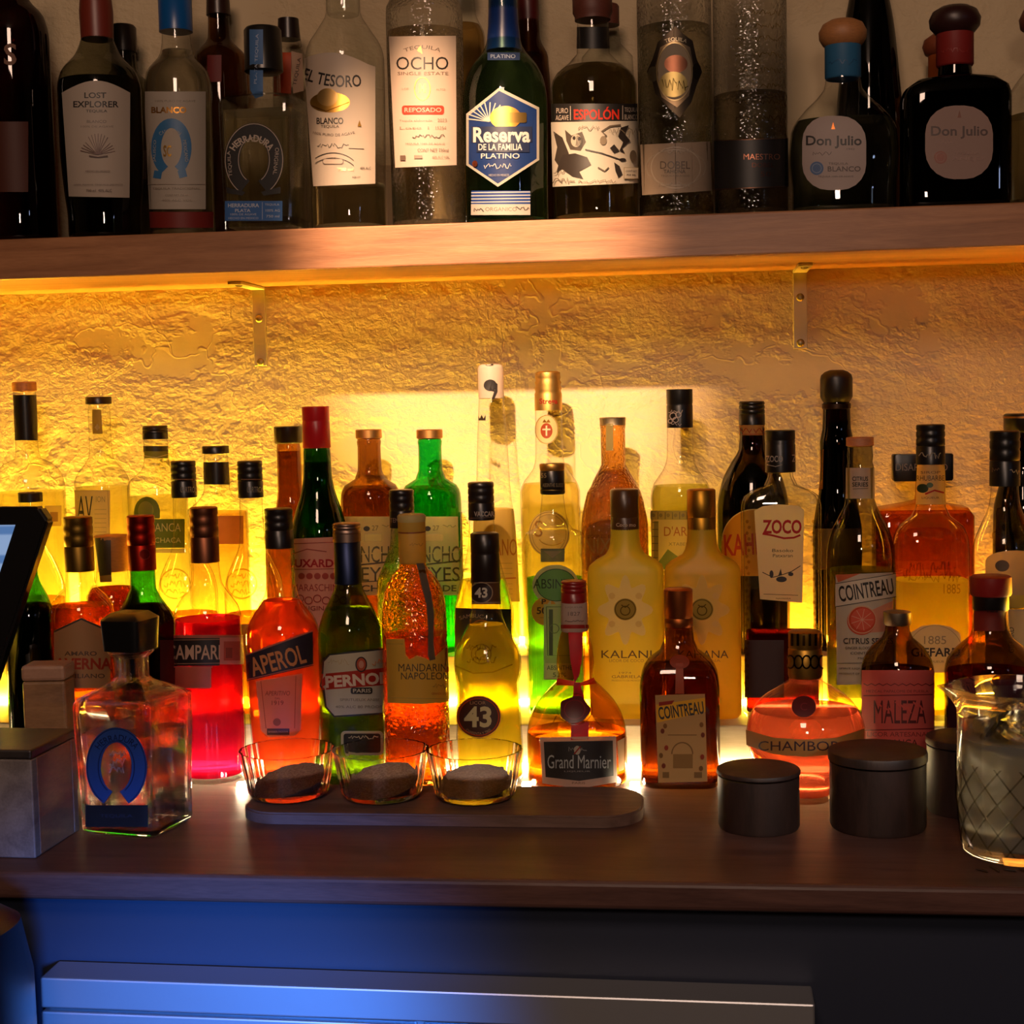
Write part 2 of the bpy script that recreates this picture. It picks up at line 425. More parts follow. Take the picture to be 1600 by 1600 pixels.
# ------------------------------------------------------------------ the place
def plaster():
    m, nt, N, out, L = newmat('plaster_wall')
    b = N('ShaderNodeBsdfPrincipled'); b.inputs['Roughness'].default_value = .7
    tc = N('ShaderNodeTexCoord')
    n1 = N('ShaderNodeTexNoise', Scale=2.2, Detail=5.0); L(tc.outputs['Object'], n1.inputs['Vector'])
    rp = N('ShaderNodeValToRGB'); rp.color_ramp.elements[0].position = .35; rp.color_ramp.elements[1].position = .7
    rp.color_ramp.elements[0].color = (.46, .34, .19, 1); rp.color_ramp.elements[1].color = (.60, .47, .29, 1)
    L(n1.outputs[0], rp.inputs[0]); L(rp.outputs[0], b.inputs['Base Color'])
    mp = N('ShaderNodeMapping'); mp.inputs['Scale'].default_value = (.85, 1, 1.05); L(tc.outputs['Object'], mp.inputs[0])
    n2 = N('ShaderNodeTexNoise', Scale=95.0, Detail=5.0, Roughness=.6, Distortion=.2); L(mp.outputs[0], n2.inputs['Vector'])
    n3 = N('ShaderNodeTexNoise', Scale=5.0, Detail=6.0, Roughness=.65, Distortion=.25); L(mp.outputs[0], n3.inputs['Vector'])
    r3 = N('ShaderNodeValToRGB'); r3.color_ramp.elements[0].position = .42; r3.color_ramp.elements[1].position = .58
    L(n3.outputs[0], r3.inputs[0])
    vo = N('ShaderNodeTexVoronoi', feature='DISTANCE_TO_EDGE', Scale=7.0)
    nd = N('ShaderNodeTexNoise', Scale=6.0, Detail=4.0); L(tc.outputs['Object'], nd.inputs['Vector'])
    vm = N('ShaderNodeMix', data_type='RGBA'); vm.inputs[0].default_value = .25; L(mp.outputs[0], vm.inputs[6]); L(nd.outputs[1], vm.inputs[7]); L(vm.outputs[2], vo.inputs['Vector'])
    vr = N('ShaderNodeMapRange'); vr.inputs[1].default_value = 0; vr.inputs[2].default_value = .014; vr.inputs[3].default_value = .5; vr.inputs[4].default_value = 0; L(vo.outputs[0], vr.inputs[0])
    m1 = N('ShaderNodeMath', operation='MULTIPLY'); L(n2.outputs[0], m1.inputs[0]); L(r3.outputs[0], m1.inputs[1])
    a1 = N('ShaderNodeMath', operation='MULTIPLY_ADD'); a1.inputs[1].default_value = .25; L(n3.outputs[0], a1.inputs[0]); L(m1.outputs[0], a1.inputs[2])
    a2 = N('ShaderNodeMath', operation='MULTIPLY_ADD'); a2.inputs[1].default_value = .12; L(vr.outputs[0], a2.inputs[0]); L(a1.outputs[0], a2.inputs[2])
    bp = N('ShaderNodeBump'); bp.inputs['Strength'].default_value = .6; bp.inputs['Distance'].default_value = .009
    L(a2.outputs[0], bp.inputs['Height']); L(bp.outputs[0], b.inputs['Normal']); L(b.outputs[0], out.inputs[0]); return m
def wood(name, c1, c2, scale=(1.2, 18, 18), rough=.5, bump=.15, spec=.5):
    m, nt, N, out, L = newmat(name)
    b = N('ShaderNodeBsdfPrincipled'); b.inputs['Roughness'].default_value = rough
    b.inputs['Specular IOR Level'].default_value = spec
    tc = N('ShaderNodeTexCoord'); mp = N('ShaderNodeMapping'); mp.inputs['Scale'].default_value = scale; L(tc.outputs['Object'], mp.inputs[0])
    n1 = N('ShaderNodeTexNoise', Scale=4.0, Detail=6.0, Distortion=.8); L(mp.outputs[0], n1.inputs['Vector'])
    n2 = N('ShaderNodeTexNoise', Scale=40.0, Detail=3.0); L(mp.outputs[0], n2.inputs['Vector'])
    ad = N('ShaderNodeMath', operation='MULTIPLY_ADD'); ad.inputs[1].default_value = .35; L(n2.outputs[0], ad.inputs[0]); L(n1.outputs[0], ad.inputs[2])
    rp = N('ShaderNodeValToRGB'); rp.color_ramp.elements[0].position = .45; rp.color_ramp.elements[1].position = .9
    rp.color_ramp.elements[0].color = c4(c1); rp.color_ramp.elements[1].color = c4(c2)
    L(ad.outputs[0], rp.inputs[0]); L(rp.outputs[0], b.inputs['Base Color'])
    bp = N('ShaderNodeBump'); bp.inputs['Strength'].default_value = bump; bp.inputs['Distance'].default_value = .002
    L(ad.outputs[0], bp.inputs['Height']); L(bp.outputs[0], b.inputs['Normal']); L(b.outputs[0], out.inputs[0]); return m
def plain(name, c, rough=.6, metal=0.0):
    m, nt, N, out, L = newmat(name)
    b = N('ShaderNodeBsdfPrincipled'); b.inputs['Base Color'].default_value = c4(c); b.inputs['Roughness'].default_value = rough; b.inputs['Metallic'].default_value = metal
    nz = N('ShaderNodeTexNoise', Scale=60.0, Detail=3.0); tc = N('ShaderNodeTexCoord'); L(tc.outputs['Object'], nz.inputs['Vector'])
    bp = N('ShaderNodeBump'); bp.inputs['Strength'].default_value = .05; bp.inputs['Distance'].default_value = .001; L(nz.outputs[0], bp.inputs['Height']); L(bp.outputs[0], b.inputs['Normal'])
    L(b.outputs[0], out.inputs[0]); return m
PLASTER = plaster()
DARKWALL = plain('dark_room_paint', (.05, .04, .035), .8)
OAK = wood('oak_shelf_wood', (.21, .080, .028), (.38, .165, .068), (1.5, 20, 20), .45)
COUNTERW = wood('dark_counter_wood', (.048, .021, .017), (.10, .047, .037), (1.6, 14, 14), .42, .12, .4)
RISERW = wood('pale_riser_wood', (.62, .45, .24), (.8, .64, .38), (2, 20, 20), .55)
WX0, WX1, WY = -2.2, 2.4, -4.2
def struct(name, bm, mat):
    return tag(bm_obj(name, bm, mat), kind='structure')
struct('wall_back', box_bm(WX0, WX1, 0, .12, 0, 2.8), PLASTER)
struct('wall_left', box_bm(WX0 - .1, WX0, WY, .12, 0, 2.8), DARKWALL)
struct('wall_right', box_bm(WX1, WX1 + .1, WY, .12, 0, 2.8), DARKWALL)
struct('wall_front', box_bm(WX0, WX1, WY - .1, WY, 0, 2.8), DARKWALL)
struct('floor', box_bm(WX0 - .1, WX1 + .1, WY - .1, .12, -.1, 0), DARKWALL)
struct('ceiling', box_bm(WX0 - .1, WX1 + .1, WY - .1, .12, 2.8, 2.9), DARKWALL)

sh = bm_obj('wall_shelf', box_bm(-1.5, 1.7, -.25, 0, SHELF_B, SHELF_T, .002), OAK)
tag(sh, 'long oak wall shelf carrying the upper row of bottles, lit warm at its middle', 'shelf')
# counter
CF = -.696
ct = bm_obj('bar_counter', box_bm(-1.6, 1.7, CF, 0, CT - .028, CT, .005, seg=3), COUNTERW)
tag(ct, 'dark brown wooden back-bar counter under all the lower bottles', 'counter')
# riser with two treads
tag(bm_obj('bottle_riser', box_bm(-1.25, 1.45, -.262, -.1355, CT + .0002, CT + .056, .0015), RISERW), 'low pale wooden riser step under the middle row of bottles', 'riser', 'pale wooden steps for the bottles')
tag(bm_obj('bottle_riser', box_bm(-1.25, 1.45, -.135, -.0005, CT + .0002, CT + .12, .0015), RISERW), 'high pale wooden riser step against the wall under the back row of bottles', 'riser', 'pale wooden steps for the bottles')
# LED strips
def strip(name, label, x0, x1, y0, y1, z0, z1, c, s):
    o = bm_obj(name, box_bm(x0, x1, y0, y1, z0, z1), emit(name + '_light', c, s)); tag(o, label, 'light strip', 'strip lights behind the bottles'); return o
WARM, YEL, AMB = (1, .78, .42), (1, .60, .035), (1, .38, .015)
strip('led_strip', 'warm white strip light along the foot of the low riser step', -1.0, 1.1, -.270, -.263, CT + .001, CT + .007, WARM, LED1)
strip('led_strip', 'yellow strip light between the middle and back rows of bottles', -1.0, 1.1, -.143, -.136, CT + .057, CT + .063, YEL, LED2)
strip('led_strip', 'golden yellow strip light along the wall behind the left back bottles', -1.15, -.12, -.034, -.024, CT + .121, CT + .128, YEL, LED3)
strip('led_strip', 'yellow strip light along the wall behind the middle back bottles', -.1195, .30, -.034, -.024, CT + .121, CT + .128, YEL, LED3 * .31)
strip('led_strip', 'amber strip light along the wall behind the right-hand back bottles', .3005, 1.2, -.034, -.024, CT + .121, CT + .128, AMB, LED3 * .14)
for i, (px, lab) in enumerate(((378, 'small white LED shining between the red liqueur bottle and the first salt bowl'), (823, 'small white LED shining between the golden round-labelled bottle and the squat ribboned bottle'),
                               (992, 'small white LED shining between the squat ribboned bottle and the square amber bottle'))):
    p = at_z(px, 1230, CT)
    o = bm_obj('led_light', box_bm(p.x - .0055, p.x + .0055, p.y - .004, p.y + .004, CT + .0005, CT + .006, .001), emit('led_chip_%d' % i, (1, .8, .5), LEDC)); tag(o, lab, 'light', 'bright LEDs at the foot of the front bottles')
# shelf brackets
STEEL = plain('bracket_steel', (.46, .37, .25), .6, .5)
def bracket(px, label):
    p = at_y(px, 470, 0); zt = SHELF_B; zb = z_row(p.x, 0, 572 if px < 800 else 545)
    t = thing('shelf_bracket', label, 'bracket', (p.x, 0, zt), 'steel brackets holding the upper shelf')
    w = .0092
    bm_obj('wall_plate', box_bm(-w, w, -.004, -.0003, zb - zt, -.0005, .0006), STEEL, t)
    bm_obj('shelf_arm', box_bm(-w, w, -.115, -.004, -.0045, -.0006, .0006), STEEL, t)
    for zz in (z_row(p.x, 0, 498 if px < 800 else 465) - zt, z_row(p.x, 0, 566 if px < 800 else 536) - zt):
        b = bmesh.new(); bmesh.ops.create_uvsphere(b, u_segments=16, v_segments=8, radius=.0055)
        for v in b.verts: v.co = Vector((v.co.x, v.co.y * .5 - .0042, v.co.z + zz))
        bm_obj('screw', b, M('m:#8a7a58'), t, smooth=True)
    b = bmesh.new(); bmesh.ops.create_uvsphere(b, u_segments=14, v_segments=8, radius=.005)
    for v in b.verts: v.co = Vector((v.co.x, v.co.y - .095, v.co.z * .5 - .0046))
    bm_obj('screw', b, M('m:#5a4c38'), t, smooth=True)
bracket(405, 'steel angle bracket above the red-capped green bottle, under the upper shelf')
bracket(1250, 'steel angle bracket above the tall dark wax-topped bottle, under the upper shelf')
# under the counter
NAVY = plain('dark_navy_panel', (.010, .015, .034), .6)
tag(bm_obj('counter_apron', box_bm(-1.55, 1.65, CF + .035, CF + .06, .02, CT - .0285), NAVY), 'dark navy panel recessed under the bar counter', 'panel')
SS = plain('brushed_steel', (.50, .51, .54), .4, .85)
pA = at_y(50, 1527, CF - .014); pB = at_y(1260, 1569, CF - .014)
t = thing('steel_fridge', 'brushed steel under-counter fridge with a square-edged top, blue lit at its left', 'fridge', ((pA.x + pB.x) / 2, CF - .002, 0), rz=0)
hw_ = (pB.x - pA.x) / 2; zt = (pA.z + pB.z) / 2
bm_obj('fridge_top', box_bm(-hw_, hw_, -.012, .034, zt - .031, zt, .002), SS, t)
bm_obj('fridge_body', box_bm(-hw_ + .003, hw_ - .003, .003, .034, .06, zt - .032), SS, t)
t.rotation_euler = (0, math.atan2(pA.z - pB.z, pB.x - pA.x), 0)
bm_obj('fridge_foot', box_bm(-hw_ + .05, hw_ - .05, .008, .03, 0.03, .06), M('k:#101014'), t)
for px0, px1 in ((60, 640), (650, 1255)):
    a = at_y(px0, 1590, CF - .0).x - t.location.x; b_ = at_y(px1, 1590, CF - .0).x - t.location.x
    d = bm_obj('fridge_door', box_bm(a, b_, -.008, .0025, .075, zt - .036, .002), SS, t)
    bm_obj('door_handle', box_bm(a + .1, b_ - .1, -.028, -.0085, zt - .075, zt - .062, .003), SS, d)
# rounded dark thing at lower left
p = at_y(-78, 1560, CF - .13)
tt = thing('waste_bin', 'rounded dark navy bin at the lower left corner beside the steel fridge', 'bin', (p.x, p.y, 0))
V, Fc = loft([(0, .06, .06, 2.6), (.02, .063, .063, 2.6), (.60, .069, .069, 2.6)], 40); obj('bin_body', V, Fc, M('k:#05070c'), parent=tt)
zr = z_row(p.x, p.y, 1415)
V, Fc = loft([(.602, .072, .072, 2.6), (zr - .07, .070, .070, 2.6), (zr - .02, .062, .062, 2.4), (zr, .035, .035, 2.2)], 40); obj('bin_lid', V, Fc, M('k:#05070c'), parent=tt)

# ------------------------------------------------------------------ upper shelf, front row
B = Bottle
CRM, INK, GOLD = 'p:#d8c6b4', 'n:#1c1512', 'm:#c99a4a'
B('dark red bottle at the left end of the upper shelf', 'top', 26, 200, [(-40, 20), (0, 28), (25, 48), (60, 55), (330, 56)], (.16, .02, .012) and glass_shell('dark_red_glass', (.14, .015, .01), (.02, .004, .002)),
  cap=[(-90, 18), (-40, 20)], capmat='k:#120c0a', name='spirit_bottle', parts=[('front_label', [R(-20, 190, 44, 300, 'p:#5a2a1c')]), ('glass_lettering', [T('S', 16, 85, 34, 'p:#8a5a40', b=.02)])])
B('dark bottle with a red wax neck and arched cream label showing a plant', 'top', 152, 60, [(-20, 22), (55, 24), (85, 34), (115, 58), (140, 64), (230, 64), (300, 60), (345, 56)], 'smoke',
  liq=(128, (.25, .26, .16)), cap=[(-60, 20), (-4, 24), (20, 26), (62, 25)], capmat='x:#6a2416', capname='wax_cap',
  parts=[('front_label', [P([(97, 145)] + [(97 + 106 * i / 12, 145 - 19 * math.sin(math.pi * i / 12)) for i in range(1, 12)] + [(203, 145), (202, 309), (108, 307)], CRM),
    T('LOST', 149, 149, 9, INK, 34, b=.02), T('EXPLORER', 150, 163, 10, INK, 70, b=.02), T('TEQUILA', 151, 174, 5, INK, 33, b=.01), T('BLANCO', 151, 190, 4.5, 'n:#6a5a50', 30), T('100% DE AGAVE', 152, 198, 3, 'n:#8a7468', 50)]
    + [LN([(153, 242), (153 + 27 * math.cos(math.radians(a)), 242 - (33 if 50 < a < 130 else 26) * math.sin(math.radians(a)))], .9, 'n:#5a3a30') for a in range(12, 170, 11)]
    + [LN([(140, 244), (153, 246), (168, 244)], 2, 'n:#4a3028'), T('HECHO EN MEXICO', 153, 268, 3, 'n:#6a544a', 36), T('100% AGAVE TEQUILA JALISCO', 154, 289, 2.6, 'n:#6a544a', 72), T('750 ml  40% ALC', 155, 298, 4, 'n:#4a3830', 38)])])
B('slim clear bottle with a blue cap, blue horseshoe on white label and red base', 'top', 275, 50, [(-30, 22), (60, 22), (85, 26), (115, 48), (135, 52), (345, 51)], 'clear',
  liq=(80, (.86, .84, .76)), cap=[(-70, 24), (-1, 25), (0, 26), (50, 26)], capmat='k:#0a4a86',
  parts=[('front_label', [R(227, 143, 321, 327, 'p:#cdbfae'), T('100% PURO DE AGAVE', 274, 158, 3.4, 'n:#7a6a58', 62), T('BLANCO', 264, 172, 10, 'm:#b8803a', 54, b=.03),
    HS(268, 231, 31, 46, 15, 'n:#2a5c86', 26), LN([(241, 272), (253, 274)], 12, 'n:#2a5c86'), LN([(279, 273), (291, 270)], 12, 'n:#2a5c86'), T('CASCAHUIN', 266, 205, 5.5, 'p:#cdbfae', 34, arc=30), T('JALISCO', 243, 236, 5, 'p:#cdbfae', 34, rot=-88), T('MEXICANO', 290, 236, 5, 'p:#cdbfae', 34, rot=84),
    T('SC', 262, 236, 18, GOLD, 12, b=.02), LN([(230, 288), (320, 288)], .8, 'n:#8a7a6a'), T('TEQUILA TRADICIONAL', 276, 295, 3.6, 'n:#7a6a5a', 72), T('CONT NET 750 ml', 276, 305, 3, 'n:#8a7a6a', 34), T('40% ALC VOL', 277, 313, 3, 'n:#8a7a6a', 46)]),
   ('base_band', [R(228, 331, 333, 356, 'p:#8a2a22')])])
B('square clear bottle with a black horseshoe label and small blue label on the upper shelf', 'top', 413, 130, [(110, 25), (150, 25), (153, 40), (158, 58), (168, 61), (345, 59)], 'clear',
  liq=(178, (.92, .9, .80)), cap=[(44, 26), (48, 29), (112, 30), (115, 26)], capmat='k:#17130f', ratio=.9, n=9, rot=math.radians(-4), thick=.003,
  parts=[('tax_strip', [P([(390, 46), (411, 46), (411, 150), (399, 154), (391, 140)], 'p:#5a86c0')] + [T('PLATA TEQUILA', 401, 92, 5, 'p:#c8d4e4', 78, rot=-88)]),
   ('front_label', [HS(397, 250, 46, 58, 24, 'n:#14100e', 24), O(397, 250, 44.5, 1.1, CRM, ry=56.5, a0=118, a1=422), O(397, 250, 24, 1.0, CRM, ry=35, a0=118, a1=422), T('HERRADURA', 394, 216, 11, CRM, 74, b=.03, arc=36), T('TEQUILA', 360, 256, 6, CRM, 40, rot=-95), T('ORIGINAL', 431, 252, 6, CRM, 42, rot=95),
     P([(354, 292), (384, 300), (380, 306), (356, 302)], 'n:#14100e'), P([(408, 300), (438, 292), (438, 302), (412, 306)], 'n:#14100e')]),
   ('lower_label', [R(352, 314, 441, 345, 'p:#4a7cc4'), LN([(410, 316), (410, 343)], .8, 'p:#c8d4e4'), T('HERRADURA', 381, 321, 6, 'p:#d8dce0', 48, b=.02), T('PLATA', 380, 329, 5, 'p:#d8dce0', 24, b=.02), T('100% DE AGAVE', 381, 335, 3, 'p:#d8dce0', 40), T('HECHO EN MEXICO', 381, 341, 3, 'p:#d8dce0', 46), T('TEQUILA', 425, 320, 4, 'p:#d8dce0', 22), T('100% AG', 426, 329, 4, 'p:#d8dce0', 22), T('750 ml', 426, 338, 4, 'p:#d8dce0', 20)])])
B('clear sloping bottle with a tall cream label turned left, gold hat drawing on it', 'top', 536, 10, [(-30, 26), (20, 27), (45, 40), (75, 58), (95, 62), (330, 59)], 'clear', Y=-.184,
  liq=(290, (.80, .76, .6)), cap=[(-80, 24), (-6, 26), (16, 26), (24, 24)], capmat='clear', capname='stopper',
  parts=[('front_label', [P([(476, 108)] + [(476 + 110 * i / 10, 104 - 22 * math.sin(math.pi * min(1, .2 + i / 12))) for i in range(0, 11)] + [(586, 287), (490, 291)], CRM),
     T('EL TESORO', 519, 126, 19, INK, 90, b=.015, arc=-170, rot=7), E(516, 160, 31, 16, 'm:#c8984a'), E(512, 152, 16, 14, 'm:#d8b070'), LN([(487, 165), (510, 174), (545, 160)], 1.4, 'm:#8a5c24'),
     T('BLANCO', 516, 189, 10, INK, 41, b=.02), T('TEQUILA', 516, 198, 5, INK, 28), T('100% PURO DE AGAVE', 522, 211, 4, 'n:#5a4c44', 64, arc=-130), SQ(497, 545, 228, INK, 1, 4, 3), LN([(545, 232), (568, 233)], .8, INK), O(521, 275, 42, 1, INK, ry=36, a0=230, a1=318), O(521, 283, 42, 1, INK, ry=36, a0=230, a1=318), RR(505, 248, 537, 257, 4, 'n:#5a4c44'), RR(506, 249, 536, 256, 3.5, CRM),
     P([(561, 188), (564, 198), (558, 198)], GOLD), T('750 ml', 540, 265, 5, 'm:#d8c090', 24), T('40% ALC', 570, 263, 4, INK, 16), T('NOM 1139', 556, 277, 3, INK, 12)])])
B('wide straight clear bottle with a tall cream label carrying a small red bar', 'top', 663, 40, [(-12, 34), (2, 54), (12, 59), (40, 60), (330, 58)], 'bumpy', Y=-.194,
  liq=(52, (.97, .93, .82)), cap=[(-60, 20), (-12, 22)], capmat='w:#a07040', parts=[('front_label', [P([(608, 57), (712, 56), (713, 258), (618, 262)], 'p:#e6cdb8'), T('TEQUILA', 660, 74, 7, 'n:#5a463a', 58, arc=70), P([(657, 72), (660, 84), (652, 79)], GOLD), T('OCHO', 660, 99, 20, INK, 80), T('SINGLE ESTATE', 661, 115, 5, 'n:#6a5446', 78),
     O(660, 139, 12, 1.1, GOLD, ry=18), T('M', 660, 138, 14, GOLD, 10, b=.03), T('LOS', 634, 139, 3, 'n:#9a8474', 10), T('ALTOS', 688, 140, 3, 'n:#9a8474', 14), RR(629, 165, 693, 179, 4, 'p:#c84a34'), T('REPOSADO', 661, 172, 7, 'p:#e6cdb8', 56, b=.01),
     T('Tequila elaborado', 650, 189, 4, 'n:#8a7466', 50), T('2023', 690, 188, 5, 'n:#8a7466', 14), T('Lote 1', 648, 200, 4, 'n:#8a7466', 44), T('15254', 688, 200, 5, 'n:#8a7466', 16), SQ(645, 694, 213, INK, 1, 3, 5), T('TEQUILA 100% DE AGAVE', 664, 225, 3.4, 'n:#8a7466', 60), T('CONT NET 750ml', 676, 235, 5, 'n:#6a5648', 46), R(627, 243, 635, 251, 'n:#5a463a'), R(648, 243, 660, 248, 'n:#7a6658'), T('40% ALC VOL', 688, 246, 4, 'n:#6a5648', 26)])])
B('teal-tinted bottle with a royal blue hexagon label and a flared blue neck', 'top', 787, 60, [(-30, 22), (50, 24), (75, 30), (105, 52), (130, 62), (160, 66), (335, 64)], 'tealish',
  liq=(88, (.55, .66, .48)), cap=[(-60, 20), (-4, 22), (40, 24), (80, 28), (81, 24)], capmat='k:#122e6a', capname='neck_foil',
  parts=[('neck_label', [R(762, 82, 812, 94, 'n:#1a2a4a'), T('PLATINO', 786, 88, 6, 'p:#b8c0c8', 38)]),
   ('front_label', [P([(780, 137), (842, 168), (842, 250), (778, 292), (729, 258), (729, 178)], 'p:#ccc4b4'), P([(780, 142), (838, 171), (838, 248), (778, 287), (733, 256), (733, 181)], 'p:#1c3a78')]
     + [LN([(765, 190), (765 + 34 * math.cos(math.radians(a)), 190 - 30 * math.sin(math.radians(a)))], 1.8, 'p:#d8d4c4') for a in range(60, 185, 14)]
     + [E(790, 184, 24, 18, GOLD), RR(772, 176, 822, 192, 3, 'm:#a8884a'), R(738, 198, 830, 222, 'n:#141e3a'), R(746, 222, 826, 238, 'n:#141e3a'), T('Reserva', 784, 211, 24, 'p:#e6e2d8', 86, b=.03, sh=0), T('DE LA FAMILIA', 782, 230, 10, 'p:#e6e2d8', 66, b=.02), T('PLATINO', 782, 244, 8, 'p:#e6e2d8', 58, b=.01), SQ(758, 800, 260, 'p:#e6e2d8', 1.1, 5, 9), T('HECHO EN MEXICO', 780, 274, 3.5, 'p:#c8c4bc', 30), E(744, 256, 4, 5, 'm:#8a4a34')]),
   ('base_label', [R(737, 298, 828, 319, 'p:#2c4c9a')] + [LN([(737, y), (828, y - 1)], 1.8, 'p:#d8d4cc') for y in (301, 306, 311, 316)] + [R(737, 319, 828, 336, 'p:#d8ccc0'), T('ORGANICO', 783, 327, 6, 'n:#6a5a50', 48), SQ(741, 756, 328, INK, 1.5, 3, 2), SQ(806, 826, 326, INK, 1.3, 3, 4)])])
B('round-shouldered clear bottle with a black band and an inked skeleton drawing on its label', 'top', 927, 90, [(36, 24), (85, 26), (100, 40), (115, 58), (135, 67), (330, 66)], 'clear',
  liq=(106, (.66, .58, .36)), cap=[(-4, 28), (0, 31), (20, 31), (26, 28), (32, 28)], capmat='w:#5a2a1c', capname='stopper', name='spirit_bottle',
  parts=[('neck_band', [R(898, 42, 955, 76, 'n:#120d0b')]),
   ('front_label', [R(861, 162, 999, 190, 'n:#14100e'), T('ESPOLÓN', 932, 177, 20, 'p:#e8341c', 70, b=.025), T('PURO', 879, 173, 8, CRM, 18), T('AGAVE', 879, 184, 8, CRM, 20), T('TEQUILA', 985, 172, 8, CRM, 20), T('BLANCO', 985, 183, 8, CRM, 20), LN([(892, 166), (892, 188)], 1, CRM), LN([(972, 165), (972, 187)], 1, CRM),
     P([(861, 191), (999, 189), (999, 286), (863, 292)], 'p:#dcd0bc'),
     P([(866, 205), (880, 215), (890, 240), (876, 262), (868, 250), (872, 230)], 'n:#2c241c'), P([(884, 203), (894, 212), (910, 206), (916, 222), (908, 236), (892, 234), (886, 220)], 'n:#3c3228'), E(901, 220, 8, 10, 'p:#c8bca8'), E(898, 216, 2.4, 3, INK), E(906, 217, 2.4, 3, INK)]
     + [LN([(903 + 2 * i, 212 + i), (901 + 2 * i, 228 + i)], .9, INK) for i in range(5)]
     + [P([(882, 242), (900, 240), (918, 246), (924, 258), (906, 268), (912, 280), (896, 276), (880, 264), (872, 270), (876, 252)], 'n:#241c16'), LN([(915, 234), (940, 240), (968, 250)], 2, INK), E(971, 250, 5, 2.5, INK), LN([(938, 224), (946, 212), (940, 206), (952, 198), (968, 196)], 3, 'n:#4a3e30'), P([(968, 200), (980, 196), (974, 210), (982, 220), (970, 232), (974, 240), (966, 236), (972, 222), (964, 214)], INK), P([(958, 226), (966, 236), (958, 240), (952, 232)], INK), E(942, 220, 5, 7, 'n:#6a5c48'),
        LN([(934, 262), (944, 268), (950, 262)], 2, 'n:#4a3e30'), P([(958, 254), (966, 260), (970, 272), (964, 278), (960, 268)], INK), E(986, 244, 5, 9, 'n:#4a3e30'), R(972, 262, 994, 280, 'n:#8a7a60'), R(973, 263, 993, 279, 'p:#dcd0bc'), T('CONT NET', 983, 268, 3, INK, 16), T('750 ML', 983, 274, 3, INK, 14), SQ(868, 900, 282, 'n:#4a3e30', 1.2, 5, 8), SQ(905, 960, 284, 'n:#6a5c48', 1.0, 3, 12), SQ(870, 885, 270, 'n:#4a3e30', 1, 6, 3), SQ(950, 996, 206, 'n:#6a5c48', 1, 6, 10), SQ(905, 935, 200, 'n:#6a5c48', 1, 4, 17)])])
B('tall fluted clear bottle with an ornate diamond medallion above a small wraparound label', 'top', 1054, 100, [(-60, 40), (-20, 54), (0, 57), (200, 57), (205, 55), (305, 55), (308, 57), (320, 57)], 'bumpy',
  liq=(45, (.86, .84, .74)), cap=[(-120, 24), (-62, 26)], capmat='k:#2a1c14', flute=lambda a, z: .012 * math.cos(12 * a),
  parts=[('medallion', [P([(1056, 41), (1066, 52), (1082, 64), (1088, 92), (1097, 112), (1088, 134), (1080, 160), (1062, 184), (1044, 168), (1024, 146), (1020, 128), (1011, 112), (1020, 92), (1028, 66), (1046, 50)], 'm:#4a4034'), P([(1054, 62), (1078, 74), (1084, 108), (1076, 150), (1058, 168), (1034, 152), (1022, 112), (1032, 74)], 'm:#8a7458'), E(1054, 112, 26, 44, 'p:#a89478'), E(1056, 100, 18, 14, 'm:#8a5a44'), E(1052, 132, 22, 20, 'm:#b09a60'), E(1021, 116, 8, 12, 'm:#7a705c'), E(1088, 112, 7, 13, 'm:#3a332a'), O(1054, 112, 27, 1.6, 'm:#c0a878', ry=45), SQ(1036, 1074, 132, 'm:#6a5a34', 1.6, 10, 31), T('TEQUILA', 1056, 62, 7, 'm:#c0b090', 34, arc=40)], 'bronze-toned ornate medallion'),
   ('front_label', [P([(1001, 226), (1109, 221), (1112, 298), (1004, 305)], 'p:#b8a088'), O(1056, 262, 46, 2, 'n:#8a7a68', ry=28), O(1056, 262, 38, 1.4, 'n:#9a8a78', ry=32), T('DOBEL', 1055, 258, 12, 'n:#4a3a2c', 46), T('TAHONA', 1054, 268, 6, 'n:#4a3a2c', 34, b=.02), T('TEQUILA BLANCO', 1055, 275, 3, 'n:#6a5848', 44), SQ(1030, 1082, 288, 'n:#8a7a68', 1.4, 5, 6), SQ(1030, 1082, 236, 'n:#8a7a68', 1.4, 5, 16)])])
B('tall straight etched clear bottle with a plain black band low down', 'top', 1172, 100, [(-60, 40), (-20, 55), (0, 57), (210, 57), (320, 57)], 'bumpy', liq=(150, (.70, .66, .58)), cap=[(-120, 24), (-62, 26)], capmat='k:#1a1410',
  parts=[('front_label', [P([(1114, 220), (1232, 216), (1233, 292), (1116, 297)], 'n:#100c0b'), LN([(1114, 220), (1232, 216)], 1.2, 'm:#6a4a38'), LN([(1116, 296), (1233, 291)], 1.2, 'm:#6a4a38'), T('MAESTRO', 1190, 245, 9, 'm:#a87058', 56), T('DOBEL', 1192, 258, 7, 'm:#5a3a30', 34), T('50', 1196, 272, 8, 'm:#5a3a30', 16)]),
         ('embossed_mark', [SQ(1150, 1220, y, 'emb', 1.6, 5, y) for y in (20, 40, 60, 85, 110, 135, 160, 185)])])
